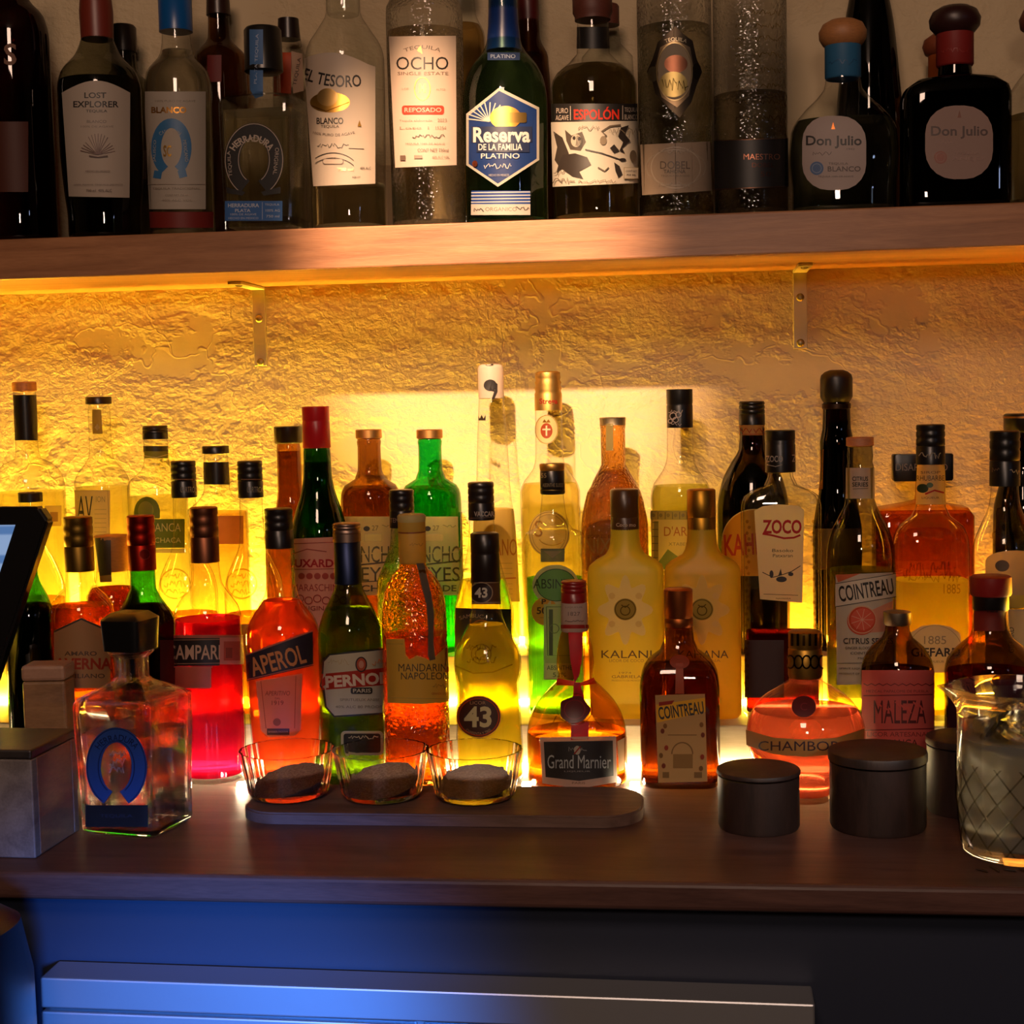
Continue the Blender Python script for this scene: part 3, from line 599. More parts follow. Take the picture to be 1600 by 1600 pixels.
B('bell-shaped clear bottle with a blond wooden ball stopper and pale blue neck band', 'top', 1317, 100, [(75, 25), (124, 27), (140, 30), (155, 42), (170, 58), (185, 71), (205, 81), (250, 84), (300, 80)], 'clear',
  liq=(188, (.52, .56, .46)), cap=[(72, 22)] , capname='cork', capmat='w:#b07a48', n=2.4, ratio=.62, name='spirit_bottle',
  extra=[('ball_stopper', [(30, 8), (32, 20), (38, 31), (50, 37), (60, 36.5), (70, 31), (77, 22), (78, 10)], 'w:#a06a3c'), ('neck_band', [(72, 27), (72.5, 28), (121, 28), (124, 26)], 'p:#3a7aa8')],
  parts=[('neck_writing', [SQ(1296, 1338, 97, 'n:#1c4a70', 1.2, 5, 21)]),
   ('front_label', [RR(1254, 181, 1353, 297, 40, 'p:#d0bcb4'), P([(1302, 190), (1305, 202), (1299, 202)], 'm:#b06a3a'), T('Don Julio', 1303, 222, 20, INK, 86, b=.02), SQ(1270, 1300, 240, 'n:#5a4a44', 1, 3, 2), T('1942', 1329, 233, 3, 'n:#6a5a54', 12), E(1277, 263, 10.5, 10.5, 'p:#6a84b0'), O(1277, 263, 7, 1, 'p:#b0bccc'), T('TEQUILA', 1310, 256, 4, 'n:#5a4a44', 30), T('BLANCO', 1319, 264, 8, 'n:#4a3a36', 50, b=.01), T('TEQUILA 100% DE AGAVE', 1306, 276, 3, 'n:#6a5a54', 54)])])
B('square-shouldered black bottle with a dark ball stopper and red neck band', 'top', 1492, 80, [(60, 24), (118, 26), (122, 34), (127, 60), (140, 78), (160, 82), (300, 82)], 'black', cap=[(56, 22)], capname='cork', capmat='w:#3a2418', ratio=.6, n=5, name='spirit_bottle',
  extra=[('ball_stopper', [(9, 8), (11, 22), (18, 34), (30, 39.5), (42, 38), (52, 30), (58, 20)], 'x:#2a0f0d'), ('neck_band', [(53, 27), (53.5, 28.5), (102, 28.5), (105, 26)], 'p:#a02c26')],
  parts=[('neck_writing', [SQ(1470, 1512, 78, 'n:#8a2420', 1, 4, 5)]), ('front_label', [RR(1446, 165, 1551, 280, 44, 'p:#b49488'), T('Don Julio', 1499, 207, 20, 'n:#3a2018', 88, b=.02), P([(1499, 172), (1502, 184), (1496, 184)], 'n:#6a3a28'), SQ(1462, 1492, 222, 'n:#8a6a60', 1, 3, 8), E(1470, 246, 10, 10, 'n:#7a4030'), O(1470, 246, 7, 1, 'p:#b49488'), T('TEQUILA', 1510, 240, 4, 'n:#8a6a60', 40), T('ANEJO', 1512, 249, 7, 'n:#8a6a60', 48)])])
B('clear bell-shaped bottle at the right end of the upper shelf', 'top', 1640, 100, [(60, 24), (95, 27), (120, 45), (150, 62), (300, 64)], 'clear', liq=(180, (.6, .55, .4)), cap=[(56, 22)], capname='cork', capmat='w:#7a4a2c', name='spirit_bottle',
  extra=[('ball_stopper', [(0, 10), (4, 24), (14, 40), (28, 46), (42, 44), (54, 30), (58, 20)], 'w:#6a3420')])
# back of the upper shelf
def backb(label, px, prof, glass, capp, capm, row='topback', liq=None, **kw):
    return B(label, row, px, kw.pop('yref', 60), prof, glass, liq, capp, capm, **kw)
backb('bottle with a dark brown cap standing behind the arched-label bottle', 192, [(80, 18), (110, 20), (135, 40), (330, 42)], 'smoke', [(40, 18), (44, 21), (82, 21)], 'k:#1c100c', parts=[('front_label', [R(200, 235, 228, 280, 'p:#8a7468')])])
backb('dark bottle with a small red label, behind the square horseshoe-label bottle', 342, [(20, 16), (60, 18), (90, 40), (330, 42)], 'brown', [(-20, 17), (24, 19)], 'k:#2a150e', parts=[('neck_label', [R(324, 86, 346, 128, 'p:#7a1c18')])], yref=40)
backb('bottle with an orange and cream label, behind the gold-hat label bottle', 452, [(60, 18), (80, 22), (96, 27), (330, 28)], 'clear', [(30, 16), (62, 18)], 'k:#1c100c', parts=[('front_label', [R(428, 82, 455, 150, 'p:#c04a1e'), P([(455, 80), (472, 84), (474, 142), (458, 146)], 'p:#c8a890'), T('TEQUILA', 464, 112, 6, INK, 44, rot=-80)])], yref=80)
backb('clear tall bottle partly hidden behind the small-red-bar label bottle', 722, [(-20, 20), (20, 22), (60, 36), (330, 36)], 'clear', [(-60, 18), (-20, 20)], 'k:#1c100c', liq=(40, (.9, .75, .45)))
backb('bottle with a dark red neck behind the blue hexagon-label bottle', 826, [(-20, 16), (60, 18), (90, 30), (330, 38)], 'brown', [(-60, 15), (-8, 17), (84, 17)], 'x:#4a100c', capname='wax_cap')
backb('bottle with a brown stopper, its shoulder showing behind the skeleton-label bottle', 948, [(36, 18), (70, 22), (90, 40), (330, 44)], 'clear', [(8, 18), (11, 20), (40, 20)], 'w:#5a2a1c', liq=(120, (.8, .68, .4)))
backb('tall black tapering bottle with a reddish edge, behind the blond ball-stopper bottle', 1358, [(-70, 22), (-30, 26), (40, 38), (120, 46), (180, 51), (330, 52)], 'black', [(-110, 18), (-70, 22)], 'k:#120c0a')
backb('bottle with an orange neck band half hidden behind the black bottle', 1476, [(100, 20), (125, 22), (150, 44), (330, 50)], 'amber', [(70, 18)], 'w:#8a4a2a', capname='cork', yref=90, extra=[('ball_stopper', [(52, 6), (54, 20), (62, 31), (72, 34), (84, 30), (90, 18)], 'w:#8a4426'), ('neck_band', [(87, 24), (87.5, 25), (125, 25), (128, 23)], 'p:#d06a28')])

# ------------------------------------------------------------------ back row (high step)
BLK = 'k:#17120d'
B('clear bottle at the far left with a cork top and a black neck band', 'back', 40, 650, [(600, 15), (616, 17), (700, 17), (716, 20), (724, 36), (740, 50), (765, 55), (860, 55)], 'clear', liq=(768, (1, .93, .55)), cap=[(597, 17), (598, 18.5), (611, 18.5), (612, 15)], capmat='w:#b4783c', capname='stopper',
  parts=[('neck_band', [R(20, 617, 59, 634, BLK), R(22, 634, 58, 688, BLK)]), ('front_label', [R(70, 790, 96, 822, 'p:#e8c870'), R(78, 800, 90, 815, 'n:#b88a38')])])
B('clear bottle with a flat dark stopper and thin black capital letters on its label', 'back', 155, 650, [(630, 14), (640, 17), (690, 17), (715, 19), (735, 34), (752, 42), (860, 42)], 'clear', liq=(760, (1, .95, .62)), cap=[(620, 19), (621, 20), (631, 20), (632, 16)], capmat='k:#1c120a', capname='stopper',
  parts=[('tax_strip', [P([(144, 640), (158, 640), (160, 678), (145, 678)], 'p:#a08838'), P([(148, 668), (152, 662), (156, 668), (152, 673)], 'p:#d8c070')]), ('front_label', [R(114, 766, 172, 880, 'p:#f0d078'), LN([(114, 766), (168, 766), (172, 860)], .8, 'n:#a88a3c'), T('AV', 133, 795, 40, INK, 24, b=-.0), T('ION', 157, 780, 9, 'n:#b89a4c', 14)] + [LN([(148, y), (166, y)], .8, 'n:#c0a050') for y in range(796, 840, 7)])])
B('clear bottle with a green neck band and a rounded green label', 'back', 243, 690, [(676, 17), (686, 18), (720, 19), (735, 24), (748, 40), (762, 46), (860, 46)], 'clear', liq=(775, (1, .95, .6)), cap=screw(665, 686, 19.5), capmat=BLK, capname='screw_cap',
  parts=[('neck_label', [R(224, 697, 263, 706, 'n:#3a3414'), R(226, 705, 262, 716, 'p:#8a8a34'), LN([(226, 712), (244, 715), (262, 710)], 1.5, 'p:#e0d080'), T('ORGANIC', 242, 725, 4, 'n:#a08838', 24)]),
   ('front_label', [P([(210, 806)] + [(230 - 20 * math.cos(math.pi * i / 14), 800 - 24 * math.sin(math.pi * i / 14)) for i in range(15)] + [(250, 810), (212, 810)], 'p:#6a7420'), E(228, 798, 12, 15, 'p:#98963a'), R(212, 811, 288, 856, 'p:#5a6a20'), T('ANCA', 262, 824, 13, 'p:#e8d890', 40), T('CHACA', 262, 844, 8, 'p:#e8d890', 40), R(212, 857, 288, 864, 'p:#f0dc80')])])
B('bottle with a black-banded clear stopper neck and orange label, back left', 'back', 337, 710, [(705, 17), (722, 19), (765, 20), (782, 30), (795, 46), (870, 47)], 'clear', liq=(800, (1, .78, .42)), cap=[(697, 20), (698, 21), (708, 21), (709, 17)], capmat=BLK, capname='stopper',
  parts=[('neck_band', [R(316, 722, 359, 757, BLK)]), ('front_label', [R(318, 806, 380, 850, 'p:#d88a38')])])
B('dark amber bottle with a flat black cap left of the red-capped green bottle', 'back', 451, 700, [(690, 17), (700, 18.5), (760, 19), (800, 24), (830, 38), (880, 42)], glass_shell('tobacco_glass', (.6, .38, .18), (.1, .04, .015)), liq=(705, (.7, .48, .24)), cap=[(666, 20), (667, 22), (691, 22), (693, 20)], capmat='k:#1c0e06')
def tall27(px, label, glass, col, liqc, ink):
    B(label, 'back', px, 710, [(684, 17), (690, 19), (698, 18), (735, 19), (748, 24), (758, 40), (772, 46), (790, 47), (900, 47)], glass, liq=(760, liqc), cap=[(671, 19), (672, 20.5), (684, 20.5), (686, 18)], capmat='m:#c8985a', capname='screw_cap', cloud=.2,
      parts=[('front_label', [R(px - 46, 807, px + 52, 930, 'p:#e6d488'), E(px - 4, 826, 5, 4, INK), T('27', px + 9, 825, 8, 'n:#7a6a30', 10), SQ(px + 20, px + 40, 822, 'n:#8a7a3a', .8, 2, 4), R(px - 8, 834, px + 20, 846, 'n:#c8b468'), R(px - 7, 835, px + 19, 845, 'p:#e6d488'),
        T('ANCHO', px + 10, 866, 26, 'n:#4a4420', 76, b=-.0), LN([(px - 20, 866), (px + 44, 862)], 2, 'p:#e6d488'), LN([(px - 28, 884), (px + 46, 876)], 2.4, ink), T('REYES', px + 8, 897, 22, 'n:#3a3418', 74, b=.0), LN([(px - 30, 910), (px + 46, 906)], 1.6, ink), T('VERDE' if col else 'CHILE', px + 14, 919, 10, 'n:#4a4420', 52, b=.02), LN([(px + 47, 800), (px + 49, 900)], 2, 'n:#6a6020')])])
tall27(577, 'brown glass apothecary bottle with a copper cap and lined lettering on a cream label', 'brown', 0, (.6, .38, .14), 'n:#3a3020')
tall27(672, 'emerald green apothecary bottle with a copper cap and lined lettering on a cream label', 'emerald', 1, (.3, .62, .3), 'n:#2c3418')
B('very tall tapering clear bottle with a white cap carrying a black emblem', 'back', 768, 640, [(615, 19), (640, 20.5), (700, 24), (780, 28), (800, 31), (900, 36), (960, 38)], 'clear', liq=(795, (1, .93, .55)), cap=[(569, 14), (571, 18), (576, 20), (622, 20), (623, 18)], capmat='p:#e0d0bc',
  parts=[('cap_emblem', [E(766, 602, 10, 9, INK), P([(770, 594), (777, 600), (777, 612), (772, 624), (768, 624), (772, 612), (764, 610)], INK), E(765, 570, 6, 1.5, INK)]), ('neck_mark', [P([(748, 648), (750, 654), (753, 648), (756, 654), (759, 648), (759, 657), (748, 657)], INK)]),
   ('front_label', [P([(736, 795), (808, 795), (812, 940), (736, 940)], 'p:#f0c860'), T('GALLIANO', 770, 855, 26, 'p:#c87c28', 74, b=.0)] + [LN([(762, y), (800, y)], .8, 'n:#c89a40') for y in range(880, 930, 8)] + [LN([(745, 905), (805, 903)], 2, 'p:#d07830')])])
B('clear bottle with a ribbed gold cap and a red cross crest on its neck', 'back', 857, 640, [(636, 21), (645, 21), (715, 22), (732, 26), (750, 40), (768, 47), (900, 47)], 'clear', liq=(755, (1, .93, .5)), cap=[(580, 15), (582, 19), (590, 20), (594, 19), (598, 21), (602, 19.5), (607, 21.5), (611, 20), (616, 21.5), (641, 21.5)], capmat='m:#d8b060', capname='screw_cap',
  parts=[('cap_writing', [T('Strega', 857, 628, 11, 'p:#b03018', 28, b=.02)]), ('neck_medal', [E(854, 671, 18, 23, 'p:#e8d090'), O(854, 671, 17, 1, 'n:#8a6a2c', ry=22), E(854, 673, 9, 12, 'p:#a8481c'), LN([(854, 665), (854, 681)], 2.4, 'p:#f0e0b0'), LN([(848, 671), (860, 671)], 2.4, 'p:#f0e0b0'), P([(848, 660), (851, 655), (854, 659), (857, 655), (860, 660)], 'm:#9a6a28')]),
   ('front_label', [E(858, 834, 32, 36, 'p:#f0cc70'), O(858, 834, 30, 1.2, 'n:#9a7a30', ry=34), T('S', 842, 826, 26, 'n:#8a5a1c', 12), O(858, 834, 26, .8, 'n:#b08a3c', ry=30)])])
def corn(a, z): return (.055 * abs(math.cos(11 * a)) + .045 * abs(math.cos(z * 480))) if .05 < z < .215 else 0
B('amber corn-cob textured bottle with a metal cap, behind the matte yellow bottles', 'back', 958, 700, [(660, 17), (664, 20), (672, 19), (726, 19), (732, 22), (760, 36), (800, 45), (825, 48), (900, 48)], 'corn', liq=(735, (.85, .64, .28)), cap=[(652, 19), (653, 21), (660, 20), (664, 20.5)], capmat='m:#b0a080', flute=corn, seg=88,
  parts=[('tax_strip', [R(947, 662, 958, 704, 'p:#a89450')]), ('front_label', [P([(916, 832)] + [(956 - 40 * math.cos(math.pi * i / 10), 830 - 18 * math.sin(math.pi * i / 10)) for i in range(11)] + [(1000, 892), (916, 892)], 'p:#e8a858'), T('LICOR DE ELOTE', 944, 838, 5, 'n:#8a4a24', 50), T('NIXTA', 950, 853, 24, 'p:#f0d8a0', 70), LN([(930, 876), (936, 868), (938, 880)], 1.5, 'n:#6a3018')])])
B('clear bottle with a black cap decorated with white flowers', 'back', 1062, 650, [(660, 19), (670, 20), (715, 21), (735, 28), (755, 42), (775, 47), (900, 47)], 'clear', liq=(758, (.96, .95, .45)), cap=[(608, 18), (609, 20.5), (630, 20.5), (632, 19.8), (634, 20.5), (668, 20.5)], capmat='k:#0f0d0d', capname='screw_cap',
  parts=[('cap_pattern', [O(1052, 650, 5, 1.4, 'p:#c8b8b0'), O(1060, 648, 4, 1.4, 'p:#c8b8b0'), O(1056, 656, 4, 1.2, 'p:#c8b8b0'), O(1048, 658, 3, 1.2, 'p:#c8b8b0'), SQ(1046, 1066, 644, 'p:#c8b8b0', 1, 4, 3), SQ(1046, 1064, 663, 'p:#c8b8b0', 1, 3, 7)]),
   ('front_label', [R(1016, 798, 1108, 892, 'p:#f0d468'), R(1016, 798, 1108, 812, 'p:#c8b454'), T("D'ARISTI", 1068, 830, 15, 'p:#c87828', 60), T('XTABENTUN', 1070, 850, 5, 'n:#a08030', 50), LN([(1026, 814), (1026, 890)], 7, 'p:#b0a048'), P([(1028, 880), (1044, 858), (1060, 870), (1076, 862), (1100, 886), (1028, 890)], 'p:#8a9a3c')] + [LN([(x, 800), (x, 811)], 1.2, 'n:#6a6020') for x in range(1018, 1108, 11)] + [E(x + 5, 805, 2.5, 3, 'n:#8a7a30') for x in range(1018, 1100, 11)] + [LN([(1022, y), (1031, y)], 1.2, 'n:#6a6020') for y in range(816, 892, 11)])])
B('dark brown bottle with a black cap, zigzag neck band and yellow arched label', 'back', 1175, 660, [(655, 18), (690, 20), (702, 21), (720, 32), (750, 47), (790, 55), (900, 56)], 'dark', liq=(720, (.06, .02, .01)), cap=screw(627, 664, 20), capmat='k:#120f0d', capname='screw_cap',
  parts=[('neck_band', [R(1155, 664, 1196, 680, 'p:#e0a050'), LN([(1156 + 5 * i, 668 + (i % 2) * 8) for i in range(9)], 2.2, 'p:#b03818'), LN([(1156, 666), (1195, 665)], 1, 'p:#b03818'), LN([(1156, 679), (1195, 678)], 1, 'p:#b03818')]),
   ('front_label', [P([(1128, 900), (1128, 850)] + [(1178 - 50 * math.cos(math.pi * i / 14), 845 - 50 * math.sin(math.pi * i / 14)) for i in range(15)] + [(1228, 900)], 'p:#d8901c'), O(1178, 845, 49, 1.4, 'p:#f0d080', a0=180, a1=360), T('KAHLUA', 1178, 850, 34, 'p:#b02c18', 92, b=.02, rot=-3)])])
B('tall nearly black bottle with a domed wax top and a finger loop, back right', 'back', 1307, 640, [(625, 20), (640, 21), (670, 22), (690, 26), (720, 25), (760, 27), (800, 34), (830, 38), (900, 38)], 'dark', liq=(660, (.05, .015, .01)), cap=[(578, 10), (581, 18), (586, 23.5), (592, 25), (620, 25), (626, 22), (629, 20)], capmat='x:#160b08', capname='wax_cap',
  extra=[('neck_ring', [(630, 21), (631, 22.3), (638, 22.3), (639, 21)], 'm:#3a2a20')], parts=[('neck_label', [P([(1274, 706), (1287, 702), (1286, 764), (1270, 768)], 'p:#c87828'), P([(1276, 718), (1282, 716), (1279, 740), (1273, 742)], 'n:#8a3a14')]), ('front_label', [R(1274, 826, 1345, 890, 'p:#8a6a30')])])
B('squat square orange-amber bottle with a wide black rectangular cap', 'back', 1441, 740, [(750, 10), (780, 12), (785, 30), (792, 66), (805, 75), (900, 75)], 'amber', liq=(800, (.66, .34, .11)), cap=[(709, 44), (711, 46), (748, 46), (751, 44)], capmat='k:#14100e', ratio=.55, n=8, cap_n=10, cap_ratio=.3,
  parts=[('cap_writing', [T('DISARONNO', 1440, 730, 11, 'p:#b0a090', 80)])])
B('dark bottle at the far right of the back row behind the flared-neck bottle', 'back', 1598, 700, [(670, 24), (690, 25), (730, 26), (760, 36), (800, 44), (900, 45)], 'dark', liq=(700, (.06, .02, .01)), cap=[(646, 26), (648, 29), (672, 29), (675, 26)], capmat='k:#120d0b', extra=[('cap_ring', [(650, 29.4), (653, 29.4)], 'm:#a8703a')])

# ------------------------------------------------------------------ middle row (low step)
B('clear cone-shouldered bottle with a black cap behind the payment screen', 'mid', 48, 790, [(782, 16), (800, 18), (850, 20), (880, 34), (925, 47), (1000, 47)], 'clear', liq=(935, (.9, .6, .2)), cap=[(769, 17), (770, 18.5), (784, 18.5)], capmat=BLK, parts=[('neck_label', [R(36, 830, 68, 862, 'p:#c88838')])])
B('bottle with a fat cork stopper and a dark tax strip over dark amber drink', 'mid', 174, 860, [(888, 24), (905, 25), (918, 34), (930, 41), (1050, 42)], 'clear', liq=(918, (.35, .08, .02)), cap=[(836, 24), (838, 27), (888, 26), (892, 23)], capmat='w:#b4742c', capname='stopper',
  parts=[('tax_strip', [P([(148, 841), (173, 839), (174, 898), (156, 900)], 'n:#3a2a10'), P([(156, 900), (174, 898), (175, 909), (157, 910)], 'p:#8a7038')])])
def disc_bottle(px, label, word, liqc):
    B(label, 'mid', px, 750, [(772, 17), (780, 17.5), (830, 19), (855, 22), (878, 32), (905, 43), (930, 46), (1050, 46)], 'clear', liq=(958, liqc), cap=screw(720, 777, 19.5), capmat=BLK, capname='screw_cap',
      parts=[('cap_writing', [LN([(px - 20, 749), (px + 20, 749)], 1.2, 'p:#a87850'), T(word, px + 8, 765, 9, 'p:#b8a890', 26)]), ('embossed_mark', [O(px - 13, 912, 23, 2.4, 'emb'), SQ(px - 28, px + 2, 900, 'emb', 1.6, 5, 3), SQ(px - 30, px + 2, 912, 'emb', 1.6, 6, 5), SQ(px - 28, px + 2, 924, 'emb', 1.6, 5, 8)]), ('front_label', [R(px - 40, 975, px + 46, 1050, 'p:#c8983c')])])
disc_bottle(287, 'clear bottle with an embossed shoulder disc, nearer the green-labelled bottle', 'CARTRON', (.9, .55, .16))
disc_bottle(391, 'clear bottle with an embossed shoulder disc, beside the coral red bottle', 'CARTRON', (.9, .5, .16))
B('dark green bottle with a tall red cap and a pink-red lettered label', 'mid', 494, 670, [(697, 20), (705, 21), (740, 22), (770, 27), (800, 37), (830, 44), (860, 46), (1050, 46)], glass_shell('deep_green_glass', (.05, .20, .03), (.12, .4, .05)), liq=(722, (.16, .34, .05)), cap=[(635, 20), (636, 21.3), (656, 21.3), (657.5, 20.8), (659, 21.3), (699, 22), (700, 21)], capmat='k:#b01418',
  parts=[('front_label', [P([(452, 842), (546, 838), (548, 1060), (455, 1060)], 'p:#f8a488'), LN([(452, 850), (546, 846)], 1.2, 'p:#a83020'), LN([(456, 866), (480, 858), (510, 862)], 1.4, 'p:#a83020'), T('LUXARDO', 494, 880, 13, 'p:#b81c20', 82, b=.03), LN([(452, 890), (546, 888)], 1, 'p:#a83020'), T('MARASCHINO', 498, 918, 11, 'p:#b04030', 80)] + [E(472 + 12 * i, 900, 5, 5, 'p:#b84838') for i in range(6)] + [O(470 + 13 * i, 935 + (i % 2) * 3, 5.5, 1.4, 'p:#a03020') for i in range(6)] + [T('ORIGINALE', 496, 950, 7, 'p:#8a2418', 60)]),
   ('embossed_mark', [O(494, 800, 20, 1.6, 'olive')])])
B('clear textured bottle with a black screw cap behind the pebbled amber bottle', 'mid', 628, 800, [(822, 18), (850, 20), (880, 30), (910, 42), (1050, 43)], 'bumpy', liq=(900, (.95, .9, .35)), cap=screw(765, 824, 19.5), capmat='k:#17100e', capname='screw_cap', parts=[('cap_writing', [T('TEMPUS', 622, 813, 7, 'p:#b09080', 24)])])
B('tapering clear bottle with a white-lettered black cap behind the numbered-roundel bottle', 'mid', 752, 790, [(808, 19), (850, 22), (890, 31), (930, 42), (960, 47), (1050, 47)], 'clear', liq=(905, (1, .94, .42)), cap=screw(753, 812, 20.5), capmat='k:#18110f', capname='screw_cap',
  parts=[('cap_writing', [T('VACCARI', 757, 803, 8, 'p:#d8c8b8', 32, b=.03), LN([(732, 810), (773, 808)], 1, 'p:#8a7060')]), ('front_label', [P([(712, 950), (798, 952), (800, 1050), (710, 1050)], 'n:#201612'), T('SAMBUCA', 740, 962, 6, 'p:#b8a080', 44, arc=60), O(752, 985, 16, 2, 'm:#a8682c'), E(752, 985, 12, 12, 'n:#6a2c1c'), LN([(722, 1006), (722, 1040)], 3, 'p:#b8a080'), LN([(732, 1006), (736, 1040)], 3, 'p:#b8a080')])])
B('fluted clear bottle of green drink with an oval green label and round gold medal', 'mid', 863, 750, [(768, 17), (775, 17.5), (810, 22), (826, 30), (832, 44), (838, 47), (848, 45.5), (1060, 45)], 'clear', liq=(902, (.24, .58, .14)), cap=[(724, 18), (726, 19.5), (735, 18.5), (736, 19.3), (770, 19.5), (772, 18)], capmat='k:#171310', capname='screw_cap', flute=lambda a, z: .012 * math.cos(16 * a) if z < .22 else 0, cloud=.25,
  extra=[('cap_ring', [(724.5, 19.2), (726, 20), (734, 19.4), (735, 18.8)], 'm:#c8984a')],
  parts=[('cap_writing', [T('ABSINTHE SUISSE', 864, 758, 6, 'p:#a89470', 32), T('55', 850, 743, 7, 'p:#a89470', 8), LN([(843, 766), (883, 766)], 1.2, 'm:#a88a4a')]), ('neck_label', [R(845, 858, 882, 878, 'p:#7a7c50'), P([(850, 861), (863, 872), (878, 861)], 'p:#a89460'), LN([(845, 858), (882, 858)], 1.4, 'n:#3a3a24'), O(862, 838, 20, 2, 'emb', ry=14, a0=20, a1=160)]),
   ('front_label', [E(868, 914, 36, 32, 'p:#c8c888'), E(869, 914, 30, 25, 'p:#74a858'), O(869, 914, 30, 1.2, 'n:#2c4a20', ry=25), T('ABSINTHE', 872, 912, 15, 'n:#243818', 76), P([(850, 944), (898, 944), (900, 1062), (850, 1062)], 'p:#b8c878'), LN([(854, 948), (894, 948), (896, 1024), (856, 1024), (854, 948)], 1.2, 'n:#4a6a28'), R(858, 952, 864, 1024, 'n:#3a4a24'), O(866, 982, 7, 1.2, 'n:#5a6a30'), R(852, 1036, 896, 1060, 'p:#d8d890'), T('ABSINTHE', 874, 1043, 7, 'n:#3a4a20', 38), T('53%', 874, 1054, 7, 'n:#3a4a20', 20)]),
   ('medal', [E(851, 955, 20, 22, 'p:#d8a030'), T('P', 850, 940, 8, 'n:#3a2408', 7, b=.03), T('500', 851, 954, 11, 'n:#3a2408', 24, b=.02), LN([(844, 965), (858, 965)], .8, 'n:#8a6418')])], name='absinthe_bottle')
def matte(px, label, word, sub, capc, body):
    bm_ = plainmatte(body)
    B(label, 'mid', px, 800, [(826, 22), (850, 24), (866, 31), (876, 48), (884, 57), (895, 59.5), (1080, 59)], bm_, cap=[(764, 20), (766, 22.3), (806, 22.3), (807.5, 21.5), (809, 22.3), (829, 22), (830, 20)], capmat=capc, capname='screw_cap', ratio=.62, n=4.5,
      parts=([('cap_writing', [T('Coco mo', px + 2, 820, 6, 'p:#d8c0a0', 30, b=.02)])] if sub else []) +
      [('front_label', [P([(px + 1 + (41 + 9 * math.cos(8 * a)) * math.cos(a) * (.86 if abs(math.cos(a)) > .5 else .8), 953 + (46 + 9 * math.cos(8 * a)) * math.sin(a)) for a in [2 * math.pi * k / 64 for k in range(64)]], 'p:#f0dc84' if sub else 'p:#e6c860')]
        + [E(px + 1 + 29 * math.cos(math.radians(a)), 953 + 31 * math.sin(math.radians(a)), 5, 5, 'p:#e4c870') for a in (45, 135, 225, 315)]
        + [E(px + 1, 952, 17, 17, 'm:#9a7c34'), O(px + 1, 952, 15, 1.2, 'm:#5a4418'), O(px + 1, 954, 7, 1.6, 'm:#5a4418'), LN([(px - 5, 945), (px + 1, 949), (px + 7, 944)], 1.6, 'm:#5a4418')]
        + [T(word, px + 3, 1022, 12, 'n:#5a4410', 76, b=.0), T('LICOR DE COCO' if sub else 'MEXICANA', px + 3, 1032, 4.5, 'n:#a08428', 52), T('1974', px + 1, 1051, 3, 'n:#a08428', 18), T('GABRIELA', px + 3, 1057, 4.5, 'n:#7a6018', 44), T('PRODUCTO DE MEXICO', px + 2, 1063, 2.6, 'n:#a08428', 42)])])
def plainmatte(c):
    k = 'frosted_yellow_%s' % c
    if k in MATS: return MATS[k]
    m, nt, N, out, L = newmat(k)
    b = N('ShaderNodeBsdfPrincipled'); b.inputs['Base Color'].default_value = c4(lin(c)); b.inputs['Roughness'].default_value = .45
    t = N('ShaderNodeBsdfTranslucent'); t.inputs[0].default_value = c4(lin(c)); mx = N('ShaderNodeMixShader'); mx.inputs[0].default_value = .45
    L(b.outputs[0], mx.inputs[1]); L(t.outputs[0], mx.inputs[2]); L(mx.outputs[0], out.inputs[0]); MATS[k] = m; return m
matte(976, 'matte yellow bottle with a brown cap and white lace emblem, left of the pair', 'KALANI', 1, 'k:#4a2c10', '#e4cc30')
matte(1096, 'matte yellow bottle with a gold cap, half hidden by the square amber bottle', 'KAHANA', 0, 'm:#a87a28', '#dcb424')
B('broad clear bottle with a white label, red lettering and a berry twig', 'mid', 1219, 700, [(735, 19), (745, 20), (758, 26), (766, 46), (774, 57), (790, 62), (1080, 62)], 'clear', liq=(986, (.16, .02, .01)), cap=[(672, 21), (673, 23.3), (686, 23.3), (687.5, 22.6), (689, 23.3), (693, 22.6), (695, 23.3), (737, 23.5), (738, 22)], capmat='k:#17120f', capname='screw_cap', ratio=.55, n=5, cloud=.06, thick=.003,
  parts=[('cap_writing', [T('ZOCO', 1210, 717, 10, 'p:#c8b8a8', 26, b=.02), T('Z', 1240, 716, 11, 'p:#c8b8a8', 6), LN([(1199, 726), (1212, 729), (1222, 726)], 1.2, 'p:#c8b8a8')]),
   ('front_label', [P([(1179, 798), (1192, 791), (1214, 788), (1246, 790), (1256, 796), (1253, 942), (1188, 936)], 'p:#dcc8a0'), T('ZOCO', 1222, 823, 22, 'p:#a8141c', 60, b=.03), LN([(1192, 834), (1205, 836), (1225, 841), (1240, 840), (1250, 836)], 3, 'p:#a8141c'), T('Basoko', 1223, 860, 5, INK, 32, sh=.1), T('Patxaran', 1223, 868, 5, INK, 30), LN([(1192, 894), (1208, 902), (1222, 898), (1236, 893), (1250, 884)], 1.3, INK), E(1221, 905, 8, 4.5, INK), E(1206, 897, 3, 6, INK), E(1235, 897, 4, 3, INK), P([(1216, 900), (1220, 888), (1222, 898)], INK), LN([(1194, 928), (1246, 930)], .8, INK), T('NAVARRA', 1224, 935, 2.6, INK, 22)]),
   ('embossed_mark', [E(1270 + 3 * (i % 2), 815 + 9 * i, 2.4, 2.8, 'emb') for i in range(30)]), ('embossed_mark', [E(1168 + 3 * (i % 2), 815 + 9 * i, 2.4, 2.8, 'emb') for i in range(30)]), ('back_label', [R(1164, 1000, 1225, 1090, 'n:#2a0c08')])])
